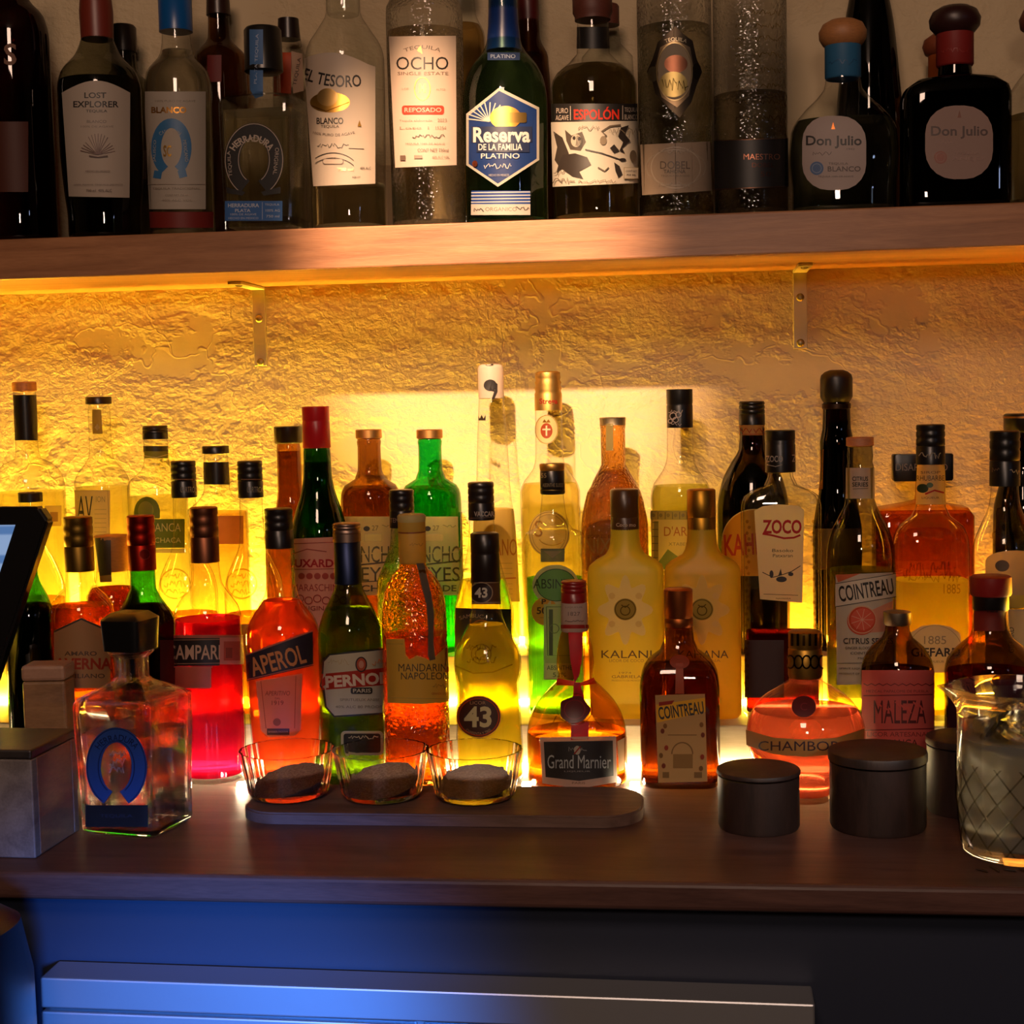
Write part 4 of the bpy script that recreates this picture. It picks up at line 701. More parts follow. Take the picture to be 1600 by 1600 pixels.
B('bottle with a cork and white neck band, orange-slice label and dark slanted lettering', 'mid', 1344, 750, [(697, 19), (712, 20), (722, 19), (730, 21), (780, 22), (800, 30), (830, 45), (860, 52), (890, 53), (1090, 53)], 'smoke', liq=(889, (.55, .55, .26)), cap=[(683, 20), (684, 21.3), (696, 21.3), (698, 18)], capmat='w:#b06c44', capname='stopper',
  parts=[('neck_label', [R(1321, 731, 1366, 779, 'p:#cbb4a0'), T('CITRUS', 1344, 748, 7, INK, 24, b=.02), T('SERIES', 1344, 757, 7, INK, 24, b=.02), LN([(1333, 764), (1356, 763)], .8, INK)]),
   ('front_label', [P([(1306, 898), (1402, 894), (1404, 1068), (1308, 1070)], 'p:#dccab4'), P([(1306, 898), (1345, 896), (1310, 910)], 'p:#d87048'), P([(1346, 960), (1402, 935), (1403, 985), (1340, 990)], 'p:#e8a080'), P([(1306, 912), (1400, 896), (1401, 932), (1306, 948)], 'p:#e6d8c4'), LN([(1306, 912), (1400, 896)], 1, INK), LN([(1306, 948), (1401, 932)], 1, INK), T('COINTREAU', 1353, 922, 25, INK, 84, b=.015, rot=-9), E(1346, 970, 22, 22, 'p:#d8502c'), E(1348, 967, 18, 17, 'p:#e8684a'), O(1347, 968, 21, 1.6, 'p:#e8b890')] + [LN([(1347, 968), (1347 + 17 * math.cos(a), 968 + 17 * math.sin(a))], .9, 'p:#f0b898') for a in [k * .7 for k in range(9)]] + [T('CITRUS SERIES', 1356, 1001, 9, INK, 74, b=.01), T('GINGER BLOOD ORANGE', 1352, 1012, 4, INK, 60), T('COINTREAU', 1350, 1020, 4, INK, 40), T('750 ml', 1350, 1028, 3, INK, 20), LN([(1310, 1036), (1400, 1034)], .7, INK), T('SPIRIT LIQUEUR', 1336, 1044, 3, INK, 46), T('PRODUCT OF FRANCE', 1338, 1052, 3, INK, 50)])])
B('clear squarish bottle with a rhubarb picture on its neck label and embossed script', 'mid', 1454, 720, [(722, 20), (735, 21), (792, 23), (806, 30), (820, 47), (840, 55), (860, 57), (1080, 56)], 'clear', liq=(905, (.92, .78, .2)), cloud=.65, cap=screw(663, 725, 22), capmat='k:#14100f', capname='screw_cap', ratio=.8, n=4,
  parts=[('cap_writing', [SQ(1436, 1470, 712, 'p:#b8a890', 1.4, 5, 44)]), ('neck_label', [R(1430, 726, 1478, 788, 'p:#e0b468'), T('SIROP', 1454, 738, 4, 'n:#6a4020', 30), T('RHUBARBE', 1454, 747, 8, 'n:#3a2410', 42), E(1442, 763, 9, 7, 'n:#2c3418'), E(1453, 758, 5, 4, 'n:#3a4a1c'), LN([(1446, 772), (1460, 766), (1474, 770)], 2.6, 'p:#b82c18'), T('LIQUEUR', 1454, 778, 4, 'n:#6a4020', 26)]),
   ('embossed_mark', [SQ(1412, 1500, 890, 'emb', 2.4, 14, 5), SQ(1420, 1500, 902, 'emb', 1.8, 8, 6), T('1885', 1487, 920, 15, 'emb', 26)]),
   ('front_label', [P([(1418, 1052), (1416, 1005), (1424, 988), (1440, 978), (1462, 975), (1484, 979), (1500, 990), (1504, 1050)], 'p:#d8c49c'), T('1885', 1461, 1000, 13, 'n:#8a7a5c', 34), T('GIFFARD', 1462, 1019, 14, INK, 76, b=.02), T('LIQUEUR', 1462, 1034, 4, 'n:#6a5a44', 26), O(1461, 1024, 43, 1, 'n:#a08a64', ry=47, a0=190, a1=350)])])
B('tall black-capped clear bottle with a wide flared neck, right of the rhubarb-label bottle', 'mid', 1570, 720, [(755, 21), (762, 21), (790, 24), (815, 34), (845, 46), (870, 50), (1080, 50)], 'clear', liq=(930, (.85, .75, .35)), cap=screw(673, 759, 23), capmat='k:#15110f', capname='screw_cap',
  parts=[('cap_writing', [SQ(1550, 1562, 734, 'p:#8a7058', 1.3, 4, 2), SQ(1578, 1592, 738, 'p:#b8a890', 1.4, 5, 7)]), ('embossed_mark', [SQ(1548, 1600, 836, 'emb', 2.2, 8, 13), SQ(1552, 1600, 848, 'emb', 1.8, 6, 14)]), ('front_label', [P([(1540, 880)] + [(1586 - 46 * math.cos(math.pi * i / 10), 876 - 16 * math.sin(math.pi * i / 10)) for i in range(11)] + [(1632, 930), (1540, 930)], 'p:#b09a74'), E(1566, 884, 11, 9, 'n:#4a3820'), R(1540, 930, 1630, 950, 'p:#b8a850'), R(1540, 952, 1632, 1060, 'p:#d0c0a0'), T('GIFFARD', 1580, 1000, 8, INK, 40, rot=-90)])])

# ------------------------------------------------------------------ front row on the counter
B('dark bottle with a green glass shoulder in the shade behind the payment screen', 'front', 44, 920, [(880, 14), (900, 16), (940, 32), (965, 38), (1200, 38)], 'green', liq=(944, (.06, .03, .01)), cap=[(840, 15), (884, 16)], capmat=BLK)
B('bottle of dark amaro with an olive cap and a house-shaped cream label', 'front', 123, 850, [(888, 21), (900, 22), (918, 25), (930, 38), (945, 48), (960, 50), (1200, 50)], 'clear', liq=(945, (.42, .12, .035)), cap=screw(807, 892, 22.5), capmat='m:#6a5020', capname='screw_cap',
  parts=[('front_label', [P([(85, 985), (127, 965), (172, 985), (172, 1075), (85, 1075)], 'p:#b88a5c'), LN([(85, 987), (127, 967), (172, 987)], 3, 'n:#3a2818'), T('AMARO', 126, 1021, 7, 'n:#4a3020', 50, b=.02), T('AVERNA', 130, 1037, 18, 'p:#a83418', 88, b=.03), T('SICILIANO', 130, 1056, 7, 'n:#4a3020', 66, b=.01)])])
B('bright green glass bottle of dark drink with a red foil cap', 'front', 221, 850, [(888, 19), (920, 20), (935, 27), (955, 41), (970, 48), (985, 50), (1200, 50)], 'green', liq=(945, (.16, .015, .015)), cap=screw(805, 890, 21.5), capmat='m:#8a1c12', capname='foil_cap',
  parts=[('seal_mark', [E(226, 866, 8, 8, 'm:#7a2018'), O(226, 866, 8, 1.2, 'm:#a04030')]), ('front_label', [R(250, 1000, 276, 1080, 'p:#5a1c18')])])
B('ribbed-foot bottle of crimson drink with a dark wraparound label', 'front', 320, 850, [(872, 20), (885, 21), (910, 24), (928, 35), (945, 47), (962, 52), (1000, 53), (1160, 52), (1190, 49), (1225, 52)], 'clear', liq=(966, (.84, .07, .22)), cap=screw(792, 878, 22), capmat='m:#7a4a34', capname='screw_cap', cloud=.3, flute=lambda a, z: .012 * math.cos(30 * a) if z < .075 else 0, seg=120,
  parts=[('front_label', [R(272, 992, 380, 997, 'p:#b8705c'), R(272, 997, 343, 1040, 'n:#1c1010'), LN([(272, 1000), (343, 999)], 1, 'p:#c09070'), LN([(272, 1037), (343, 1036)], 1, 'p:#c09070'), T('CAMPARI', 303, 1019, 23, 'p:#e8bca0', 82, b=.015), R(343, 996, 380, 1038, 'p:#d88a80'), R(349, 1002, 374, 1032, 'p:#c05a4c'), R(352, 1012, 362, 1028, 'n:#7a3028'), R(275, 1041, 330, 1075, 'p:#c8705e'), R(272, 1041, 332, 1043, 'p:#c8705e')])])
B('coral red aperitif bottle with a black cap and a slanted navy label', 'front', 436, 830, [(852, 20), (880, 21), (915, 23), (930, 26), (945, 36), (960, 47), (980, 56), (992, 58), (1090, 57), (1200, 52)], 'clear', liq=(937, (1, .28, .12)), cap=screw(794, 856, 22), capmat='k:#17100d', capname='screw_cap', cloud=.45,
  parts=[('front_label', [P([(384, 1022), (488, 984), (489, 1040), (386, 1064)], 'n:#231823'), P([(384, 1022), (488, 984), (488, 987), (384, 1025)], 'p:#c87060'), LN([(386, 1062), (489, 1038)], 1.4, 'p:#c87060'), T('APEROL', 434, 1032, 30, 'p:#f09a60', 86, b=.02, rot=-15)]),
   ('lower_label', [P([(400, 1064), (472, 1052), (470, 1140), (460, 1150), (420, 1152), (408, 1142)], 'p:#e88860'), LN([(408, 1064), (416, 1138)], 1, 'p:#b85030'), LN([(462, 1056), (460, 1138)], 1, 'p:#b85030'), T('APERITIVO', 434, 1083, 7, 'p:#a04428', 38, sh=.1), T('DAL', 434, 1091, 3, 'p:#a04428', 8), T('1919', 434, 1098, 7, 'p:#a04428', 18), E(433, 1128, 6, 6, 'p:#b86040'), R(418, 1138, 452, 1148, 'n:#5a2018'), T('BARBIERI PADOVA', 435, 1143, 3, 'p:#e09070', 30)])])
B('olive green bottle with a silver cap, blue neck foil and a red-banded white label', 'front', 543, 870, [(842, 19), (912, 20.5), (930, 27), (960, 42), (985, 49), (1005, 50), (1200, 50)], 'olive', liq=(950, (.52, .58, .1)), cap=screw(817, 846, 22), capmat='m:#8a7468', capname='screw_cap',
  extra=[('neck_foil', [(845, 19.5), (846, 20.6), (911, 21.4), (912, 20)], 'm:#2c3450')],
  parts=[('front_label', [P([(515, 1021), (602, 1012), (604, 1116), (522, 1121), (508, 1105), (505, 1078), (500, 1072), (503, 1052), (504, 1032)], 'n:#1c1814'), P([(516, 1024), (602, 1015), (603, 1113), (523, 1118), (511, 1104), (508, 1076), (503, 1071), (506, 1052), (507, 1034)], 'p:#dcd0b4'), P([(503, 1053), (604, 1043), (604, 1070), (504, 1078)], 'p:#b8301c'), T('PERNOD', 560, 1062, 19, 'p:#f0e0c4', 102, b=.04, rot=-4), E(564, 1038, 9, 12, 'n:#2c1c18'), E(564, 1038, 7, 10, 'p:#c85a3c'), E(564, 1038, 4, 6, 'p:#dca088'), RR(548, 1074, 581, 1084, 3, 'n:#1c1814'), T('PARIS', 565, 1079, 6, 'p:#e0d4b8', 27, b=.02), T('SPIRITUEUX ANISE', 562, 1093, 4, 'n:#7a6a50', 60), T('40% ALC 80 PROOF', 560, 1104, 4, 'n:#7a6a50', 70), SQ(514, 545, 1034, 'n:#b8a074', 1, 5, 3), SQ(580, 602, 1034, 'p:#d88a4c', 1.2, 6, 5)]),
   ('lower_label', [RR(533, 1142, 598, 1180, 6, 'p:#dcd0b4'), RR(537, 1146, 594, 1176, 4, 'n:#17120f'), SQ(545, 590, 1152, 'p:#dcd0b4', 1.4, 3, 3)]),
   ('embossed_mark', [O(560, 958, 18, 1.8, 'emb'), E(560, 958, 9, 12, 'emb')])])
B('pebbled amber bottle with a yellow cap, a dark ribbon and a yellow label', 'front', 644, 850, [(876, 20), (886, 22), (900, 34), (925, 46), (950, 50), (985, 51), (1200, 51)], 'ambertex', liq=(990, (.86, .42, .08)), cap=[(803, 19), (806, 22), (815, 21.4), (830, 21.4), (831.5, 20.8), (833, 21.4), (870, 21.4), (872, 20.8), (878, 21.6), (880, 20)], capmat='p:#d8b048', capname='screw_cap', cloud=.2,
  extra=[('cap_ring', [(829.8, 21.6), (832, 21.6)], 'n:#7a3c14'), ('cap_top', [(802.6, 17), (803.5, 20), (806, 22.3), (815, 21.8)], 'p:#cfc07a')],
  parts=[('cap_writing', [SQ(640, 660, 851, 'n:#a08030', .9, 3, 3)]), ('front_label', [P([(604, 998), (632, 998), (634, 1022), (640, 1030), (652, 1024), (664, 1028), (672, 1032), (706, 1002), (707, 1096), (660, 1100), (606, 1098)], 'p:#e8b440'), LN([(606, 1006), (630, 1006)], 1, 'n:#a8802c'), T('MANDARINE', 664, 1043, 12, 'n:#3a2c18', 82), T('NAPOLEON', 664, 1056, 11, 'n:#3a2c18', 74), SQ(676, 704, 1072, 'n:#a06a20', 1.2, 5, 3), T('GRANDE LIQUEUR', 690, 1084, 4, 'p:#b8481c', 32), LN([(606, 1090), (705, 1092)], .8, 'n:#b08a34'), E(697, 1046, 3.5, 5, 'p:#a02c14')]),
   ('ribbon', [P([(650, 880), (662, 880), (668, 905), (674, 930), (678, 960), (677, 1000), (680, 1030), (672, 1034), (668, 1024), (669, 985), (666, 945), (658, 912)], 'n:#4a4034')])])
B('golden bottle with a bulbous shoulder, black neck sleeve and a brown numbered roundel', 'front', 758, 870, [(905, 21), (945, 22.5), (970, 27), (995, 40), (1015, 50), (1035, 53), (1055, 51), (1068, 47), (1085, 49), (1130, 51), (1180, 53), (1210, 53)], 'clear', liq=(975, (1, .84, .16)), cap=[(832, 20), (834, 22.4), (862, 22.4), (864, 21.8), (866, 22.4), (908, 23.4), (910, 22)], capmat='k:#1c120c', capname='neck_sleeve', cloud=.3,
  parts=[('neck_label', [R(735, 909, 783, 944, 'n:#4a2c18'), LN([(735, 911), (783, 910)], 1.4, 'p:#b8a080'), LN([(735, 942), (783, 941)], 1.4, 'p:#b8a080'), E(752, 926, 17, 16, 'n:#241410'), O(752, 926, 17, 1.6, 'p:#b8a080', ry=16), T('43', 752, 926, 16, 'p:#f0e4cc', 19, b=.03)]),
   ('front_label', [E(748, 1120, 35, 33, 'p:#d8a04c'), E(748, 1120, 33.5, 31.5, 'n:#3a1c10'), O(748, 1120, 31, 2, 'p:#c84a1c', ry=29), T('LICOR', 747, 1098, 5, 'p:#c8a070', 24), T('43', 747, 1120, 33, 'p:#f6e4a8', 42, b=.03), T('CUARENTA Y TRES', 748, 1146, 4, 'p:#c8a070', 40, arc=-30)]),
   ('embossed_mark', [O(752, 1022, 9, 2, 'emb'), O(752, 1022, 15, 2, 'emb'), SQ(730, 775, 1012, 'emb', 2, 6, 3), SQ(730, 775, 1030, 'emb', 2, 6, 5), LN([(712, 1040), (740, 1052), (770, 1050), (800, 1038)], 2, 'emb')])])
B('squat round cognac-liqueur bottle with a red ribbon, wax seal and framed dark label', 'front', 897, 940, [(982, 18), (990, 22), (1015, 28), (1035, 29.5), (1052, 27), (1062, 29), (1075, 42), (1095, 60), (1120, 73), (1145, 78), (1210, 76)], 'amber', liq=(1142, (.78, .42, .10)), Y=-.322, cap=screw(907, 941, 20), capmat='k:#7a1410', capname='screw_cap',
  extra=[('neck_sleeve', [(940, 19), (941, 20.5), (984, 21.5), (986, 20)], 'p:#c8b4a8')],
  parts=[('neck_label', [R(877, 976, 920, 982, 'p:#a82c20'), T('LIQUEUR', 897, 949, 3, 'n:#8a7a74', 26), T('1827', 897, 959, 6, 'n:#6a5a54', 18), SQ(883, 911, 970, 'n:#4a3a34', .9, 2, 6)]),
   ('ribbon', [P([(888, 988), (910, 988), (909, 1030), (905, 1055), (898, 1066), (891, 1030)], 'p:#b01c28'), P([(870, 1060), (898, 1064), (902, 1068), (930, 1058), (932, 1068), (905, 1072), (870, 1070)], 'p:#d84028'), P([(897, 1066), (906, 1066), (913, 1092), (895, 1094)], 'p:#b01c28')]), ('ribbon_tail', [P([(892, 1128), (920, 1128), (919, 1155), (892, 1156)], 'p:#b82034')]),
   ('wax_seal', [P([(898 + (22 + 1.5 * math.cos(5 * a)) * math.cos(a), 1108 + (21 + 1.2 * math.sin(4 * a)) * math.sin(a)) for a in [2 * math.pi * k / 40 for k in range(40)]], 'x:#4a0c10'), O(898, 1108, 15, 1.5, 'x:#6a1418')], None, .003),
   ('front_label', [P([(844, 1152), (962, 1150), (964, 1222), (905, 1232), (848, 1224)], 'p:#c8b09c'), P([(850, 1159), (957, 1157), (958, 1212), (905, 1220), (853, 1214)], 'n:#1c1614'), T('Grand Marnier', 905, 1190, 21, 'p:#c8ccc8', 98, b=0), E(902, 1172, 5, 7, 'p:#c8b8a0'), LN([(897, 1178), (907, 1166)], 2.2, 'p:#a02c20'), SQ(888, 898, 1170, 'p:#a8a098', 1, 4, 2), SQ(907, 917, 1170, 'p:#a8a098', 1, 4, 6), T('LIQUEUR', 902, 1205, 2.5, 'p:#a8a098', 40), T('PARIS', 904, 1223, 3.5, 'n:#6a5848', 20)]), ('side_label', [P([(964, 1158), (981, 1150), (980, 1200), (966, 1206)], 'p:#d0a878')]),
   ('embossed_mark', [O(898, 1108, 27, 2, 'emb', ry=24), LN([(870, 1118), (864, 1130), (858, 1134)], 2, 'emb'), LN([(926, 1118), (934, 1130), (942, 1136)], 2, 'emb')])], n=2.0)
B('square amber bottle with a copper cap and an ochre label banded in yellow', 'front', 1060, 945, [(962, 20), (978, 22), (1000, 24), (1015, 30), (1030, 48), (1050, 59), (1075, 62), (1220, 62)], 'brown', liq=(1040, (.6, .32, .09)), cap=[(919, 19), (921, 22.3), (963, 22.3), (964.5, 21.5), (966, 22.3), (978, 22.5), (980, 21)], capmat='m:#9a5428', capname='screw_cap', ratio=.85, n=5,
  parts=[('neck_ribbon', [P([(1056, 1036), (1067, 1036), (1069, 1084), (1055, 1084)], 'p:#b8481c'), E(1062, 1034, 15, 11, 'p:#a8401c')]), ('front_label', [P([(1024, 1086), (1101, 1084), (1105, 1221), (1029, 1223)], 'p:#cc9c5c'), P([(1026, 1101), (1101, 1090), (1102, 1112), (1027, 1129)], 'p:#f0b428'), P([(1030, 1097), (1054, 1094), (1050, 1100), (1030, 1103)], 'p:#a02c18'), T('COINTREAU', 1064, 1110, 20, INK, 70, b=.02, rot=-8), O(1066, 1178, 16, 2, 'p:#8a6434', ry=18, a0=180, a1=360), R(1052, 1178, 1082, 1200, 'p:#9a7038'), LN([(1044, 1148), (1088, 1148)], 1.2, 'p:#8a6434'), R(1036, 1206, 1046, 1215, 'p:#8a6434'), R(1084, 1206, 1096, 1215, 'p:#8a6434')] + [E(x, y, 3, 4, c) for x, y, c in ((1036, 1142, 'p:#7a3418'), (1040, 1134, 'p:#8a5a24'), (1095, 1132, 'p:#8a5a24'), (1097, 1148, 'p:#7a3418'), (1042, 1168, 'p:#9a3418'), (1034, 1180, 'p:#7a5424'), (1038, 1196, 'p:#7a3418'), (1096, 1182, 'p:#9a3418'), (1094, 1200, 'p:#7a5424'))])])
B('spherical raspberry liqueur bottle with a gold cap and a gold lettered belt', 'front', 1258, 1050, [(1054, 24), (1062, 25), (1068, 34), (1085, 62), (1105, 80), (1125, 89), (1143, 92), (1162, 91), (1178, 85), (1192, 74), (1204, 60), (1213, 47), (1220, 41), (1228, 39), (1245, 39)], 'pink', liq=(1108, (1, .46, .36)), Y=-.39, cap=[(985, 22), (987, 25.5), (1010, 25.5), (1012, 24.5), (1014, 26), (1054, 26.5), (1058, 25)], capmat='m:#9a7430', capname='crown_cap', cloud=.25, seg=56,
  parts=[('cap_pattern', [R(x, 990, x + 4, 1009, 'm:#2a1c0c') for x in range(1236, 1282, 9)] + [O(1236 + 12 * i, 1034, 6, 2.4, 'm:#1c130a', ry=10) for i in range(5)]),
   ('belt', [P([(1168, 1140), (1210, 1152), (1258, 1155), (1306, 1152), (1348, 1138), (1347, 1162), (1306, 1178), (1258, 1182), (1210, 1178), (1169, 1164)], 'p:#b88a48'), T('CHAMBORD', 1258, 1165, 15, 'n:#2c1018', 142, b=.0)], None, .002),
   ('wax_seal', [E(1256, 1103, 18, 17, 'x:#4a1014'), O(1256, 1103, 21, 4, 'pink'), T('C', 1256, 1103, 12, 'x:#6a2024', 10)], None, .003)])
B('small amber bottle with a silver cap and a red-pink paper label', 'front', 1402, 980, [(972, 18), (985, 19), (996, 24), (1010, 40), (1030, 52), (1050, 56), (1200, 56)], 'brown', liq=(1046, (.4, .18, .05)), cap=[(955, 19), (956, 21.5), (974, 21.5), (976, 20)], capmat='m:#9a8a74', capname='screw_cap',
  parts=[('front_label', [R(1347, 1047, 1459, 1200, 'p:#e4645a'), LN([(1350 + 6 * i, 1068 + (i % 2) * 3) for i in range(19)], 1.6, 'n:#6a1818'), T('MEZCAL PAPALOME DE PUEBLA', 1402, 1080, 4, 'n:#7a2420', 96), LN([(1350, 1087), (1456, 1085)], 1.6, 'n:#6a1818'), T('MALEZA', 1406, 1112, 36, 'n:#4a1414', 80, b=-.0), LN([(1350, 1141), (1458, 1138)], 1.6, 'n:#6a1818'), T('LICOR ARTESANAL', 1404, 1147, 7, 'n:#7a2420', 96), T('JAMAICA', 1404, 1162, 14, 'n:#4a1414', 58)] + [LN([(1372 + 9 * i, 1096 + 5 * (i % 3)), (1378 + 9 * i, 1104 + 5 * (i % 3))], 2.4, 'p:#e4645a') for i in range(8)])])
B('brown bottle with a red wax top and black neck band behind the mixing glass', 'front', 1548, 960, [(930, 22), (955, 25), (980, 27), (995, 33), (1010, 50), (1030, 66), (1050, 70), (1200, 70)], 'brown', liq=(1048, (.36, .1, .06)), cap=[(899, 28), (901, 31), (926, 32), (930, 30)], capmat='x:#7a1612', capname='wax_cap',
  extra=[('neck_band', [(929, 26), (930, 27.5), (951, 27.5), (953, 26)], 'k:#0e0a0a')], parts=[('neck_label', [R(1522, 954, 1578, 986, 'p:#6a2620')]), ('front_label', [R(1482, 1062, 1626, 1180, 'p:#4a2030')])])

# ------------------------------------------------------------------ things standing in front
def crystal(q=.22):
    m, nt, N, out, L = newmat('cut_crystal')
    g = N('ShaderNodeBsdfGlass'); g.inputs['IOR'].default_value = 1.5; g.inputs['Roughness'].default_value = 0
    t = N('ShaderNodeBsdfTransparent'); t.inputs[0].default_value = (.97, .97, .95, 1); mx = N('ShaderNodeMixShader'); mx.inputs[0].default_value = q
    L(g.outputs[0], mx.inputs[1]); L(t.outputs[0], mx.inputs[2]); L(mx.outputs[0], out.inputs[0]); return m
def icy():
    m, nt, N, out, L = newmat('icy_drink')
    d = N('ShaderNodeBsdfDiffuse'); d.inputs[0].default_value = (.80, .80, .74, 1); t = N('ShaderNodeBsdfTranslucent'); t.inputs[0].default_value = (.85, .84, .78, 1)
    a_ = N('ShaderNodeMixShader'); a_.inputs[0].default_value = .5; L(d.outputs[0], a_.inputs[1]); L(t.outputs[0], a_.inputs[2])
    g = N('ShaderNodeBsdfGlass'); g.inputs['IOR'].default_value = 1.33; g.inputs['Roughness'].default_value = .1
    mx = N('ShaderNodeMixShader'); mx.inputs[0].default_value = .78; L(g.outputs[0], mx.inputs[1]); L(a_.outputs[0], mx.inputs[2]); L(mx.outputs[0], out.inputs[0]); return m
HB = B('square clear bottle with a blue horseshoe and dark stopper, standing alone before the others', 'front', 206, 1045, [(1012, 30), (1018, 33), (1026, 26), (1056, 26), (1063, 31), (1084, 66), (1090, 71), (1096, 72), (1260, 67)], crystal(.35), liq=(1138, (.97, .96, .94)), cloud=.0, Y=-.53, thick=.0045, ratio=.92, n=11, rot=math.radians(-12), name='spirit_bottle',
  cap=[(956, 24), (966, 36), (968, 36), (1014, 33), (1016, 20)], capmat='k:#0c0b0c', capname='stopper', cap_n=6,
  parts=[('horseshoe', [HS(183, 1198, 46, 62, 23, 'k:#223c6c', 20), O(183, 1198, 44, 1.4, 'k:#101c3c', ry=60, a0=118, a1=422), O(183, 1198, 27, 1.4, 'k:#101c3c', ry=41, a0=118, a1=422), T('HERRADURA', 184, 1152, 10, 'k:#0c1530', 70, arc=36)], None, .002), ('front_label', [R(134, 1258, 231, 1292, 'n:#0a090c'), T('TEQUILA', 182, 1275, 6, 'n:#1c2030', 50)]), ('embossed_mark', [SQ(172, 196, 1178, 'm:#d8d8d8', 2.6, 6, 3), SQ(172, 196, 1190, 'm:#d8d8d8', 2.6, 7, 5), SQ(172, 194, 1202, 'm:#d8d8d8', 2.6, 6, 8)])])
# tray and bowls
OAKT = wood('tray_wood', (.07, .035, .022), (.13, .07, .05), (3, 20, 20), .5)
a = at_z(375, 1262, CT + .013); b_ = at_z(1004, 1262, CT + .013)
ty0, ty1 = -.517, -.392
def stadium(x0, x1, y0, y1, z0, z1, r):
    bmx = bmesh.new(); pts = []
    for (cx_, cy_, a0) in ((x1 - r, y1 - r, 0), (x0 + r, y1 - r, 90), (x0 + r, y0 + r, 180), (x1 - r, y0 + r, 270)):
        for k in range(9):
            q = math.radians(a0 + 90 * k / 8); pts.append((cx_ + r * math.cos(q), cy_ + r * math.sin(q)))
    f = bmx.faces.new([bmx.verts.new((x, y, z0)) for x, y in pts])
    e = bmesh.ops.extrude_face_region(bmx, geom=[f])
    for v in e['geom']:
        if isinstance(v, bmesh.types.BMVert): v.co.z = z1
    bmesh.ops.recalc_face_normals(bmx, faces=bmx.faces[:])
    es = [x for x in bmx.edges if all(abs(v.co.z - z1) < 1e-6 for v in x.verts)]
    bmesh.ops.bevel(bmx, geom=es, offset=.002, segments=2, affect='EDGES')
    return bmx
tr = bm_obj('serving_tray', stadium(a.x, b_.x, ty0, ty1, CT + .0003, CT + .013, .045), OAKT, smooth=True)
tag(tr, 'long dark wooden tray with rounded ends under the three glass bowls', 'tray')
BG = real_glass('bowl_glass', (.99, .98, .96))
def salt_mat(name, c1, c2):
    m, nt, N, out, L = newmat(name); b = N('ShaderNodeBsdfPrincipled'); b.inputs['Roughness'].default_value = .8
    tc = N('ShaderNodeTexCoord'); nz = N('ShaderNodeTexNoise', Scale=420.0, Detail=2.0); L(tc.outputs['Object'], nz.inputs['Vector'])
    rp = N('ShaderNodeValToRGB'); rp.color_ramp.elements[0].color = c4(c1); rp.color_ramp.elements[1].color = c4(c2); rp.color_ramp.elements[0].position = .4; rp.color_ramp.elements[1].position = .65
    L(nz.outputs[0], rp.inputs[0]); L(rp.outputs[0], b.inputs[0])
    bp = N('ShaderNodeBump'); bp.inputs['Strength'].default_value = .6; bp.inputs['Distance'].default_value = .001; L(nz.outputs[0], bp.inputs['Height']); L(bp.outputs[0], b.inputs['Normal'])
    L(b.outputs[0], out.inputs[0]); return m
def bowl(px, label, saltlabel, smat, slope):
    p = at_y(px, 1170, -.445); z0 = CT + .0132; k = proj((p.x, -.445, z0))[2] / F
    R1 = 74 * k; R0 = 60 * k; H = z_row(p.x, -.445, 1170) - z0
    t = thing('glass_bowl', label, 'bowl', (p.x, -.445, z0), 'fluted glass bowls of salt on the tray')
    fl = lambda a, z: .022 * abs(math.cos(10 * a)) * min(1, z / .01)
    th = .0028; rg = [(0, R0 * .86, R0 * .86, 2), (.002, R0 * .96, R0 * .96, 2)]
    for i in range(1, 9): r = R0 + (R1 - R0) * i / 8; rg.append((H * i / 8, r, r, 2))
    V, Fc = loft(rg, 120, True, False, fl)
    ri = [(max(z, .006), r - th, r - th, 2) for z, r, _, _ in rg[2:]]
    ri = [(.006, R0 * .8, R0 * .8, 2)] + [(q[0] if i else .0075, q[1], q[2], 2) for i, q in enumerate(ri)]
    V2, F2 = loft(ri, 120, True, False, fl); o0 = len(V); n1 = len(V) - 120
    V += V2; Fc += [tuple(reversed([i + o0 for i in f])) for f in F2]; n2 = len(V) - 120
    Fc += [(n1 + i, n1 + (i + 1) % 120, n2 + (i + 1) % 120, n2 + i) for i in range(120)]
    obj('bowl_body', V, Fc, BG, parent=t)
    # salt heap
    rn = random.Random(px); V, Fc = [], []; RS = R0 + (R1 - R0) * .3 - th - .0022; nr, ns = 14, 48; hs = H * .34
    for i in range(nr + 1):
        for j in range(ns):
            a = 2 * math.pi * j / ns; rr = (RS + .0015) * i / nr
            x, y = rr * math.cos(a), rr * math.sin(a)
            z = hs + slope[0] * x + slope[1] * y + .006 * (1 - (i / nr) ** 2) + rn.uniform(-.0006, .0006)
            V.append((x, y, z))
    for i in range(nr):
        for j in range(ns): Fc.append((i * ns + j, i * ns + (j + 1) % ns, (i + 1) * ns + (j + 1) % ns, (i + 1) * ns + j))
    bb = len(V)
    for j in range(ns):
        a = 2 * math.pi * j / ns; V.append((R0 * .76 * math.cos(a), R0 * .76 * math.sin(a), .0085))
    for j in range(ns): Fc.append((nr * ns + j, nr * ns + (j + 1) % ns, bb + (j + 1) % ns, bb + j))
    Fc.append(tuple(range(bb + ns - 1, bb - 1, -1)))
    s = obj('salt', V, Fc, smat, loc=(p.x, -.445, z0)); tag(s, saltlabel, 'salt', 'salt in the glass bowls', 'stuff')
SM1 = salt_mat('brown_salt', (.3, .18, .15), (.5, .34, .28)); SM2 = salt_mat('speckled_salt', (.36, .26, .21), (.6, .48, .4)); SM3 = salt_mat('white_salt', (.62, .56, .54), (.8, .76, .74))
bowl(449, 'fluted glass bowl of brown salt, in front of the coral red bottle', 'brown spiced salt in the bowl before the coral red bottle', SM1, (.16, .2))
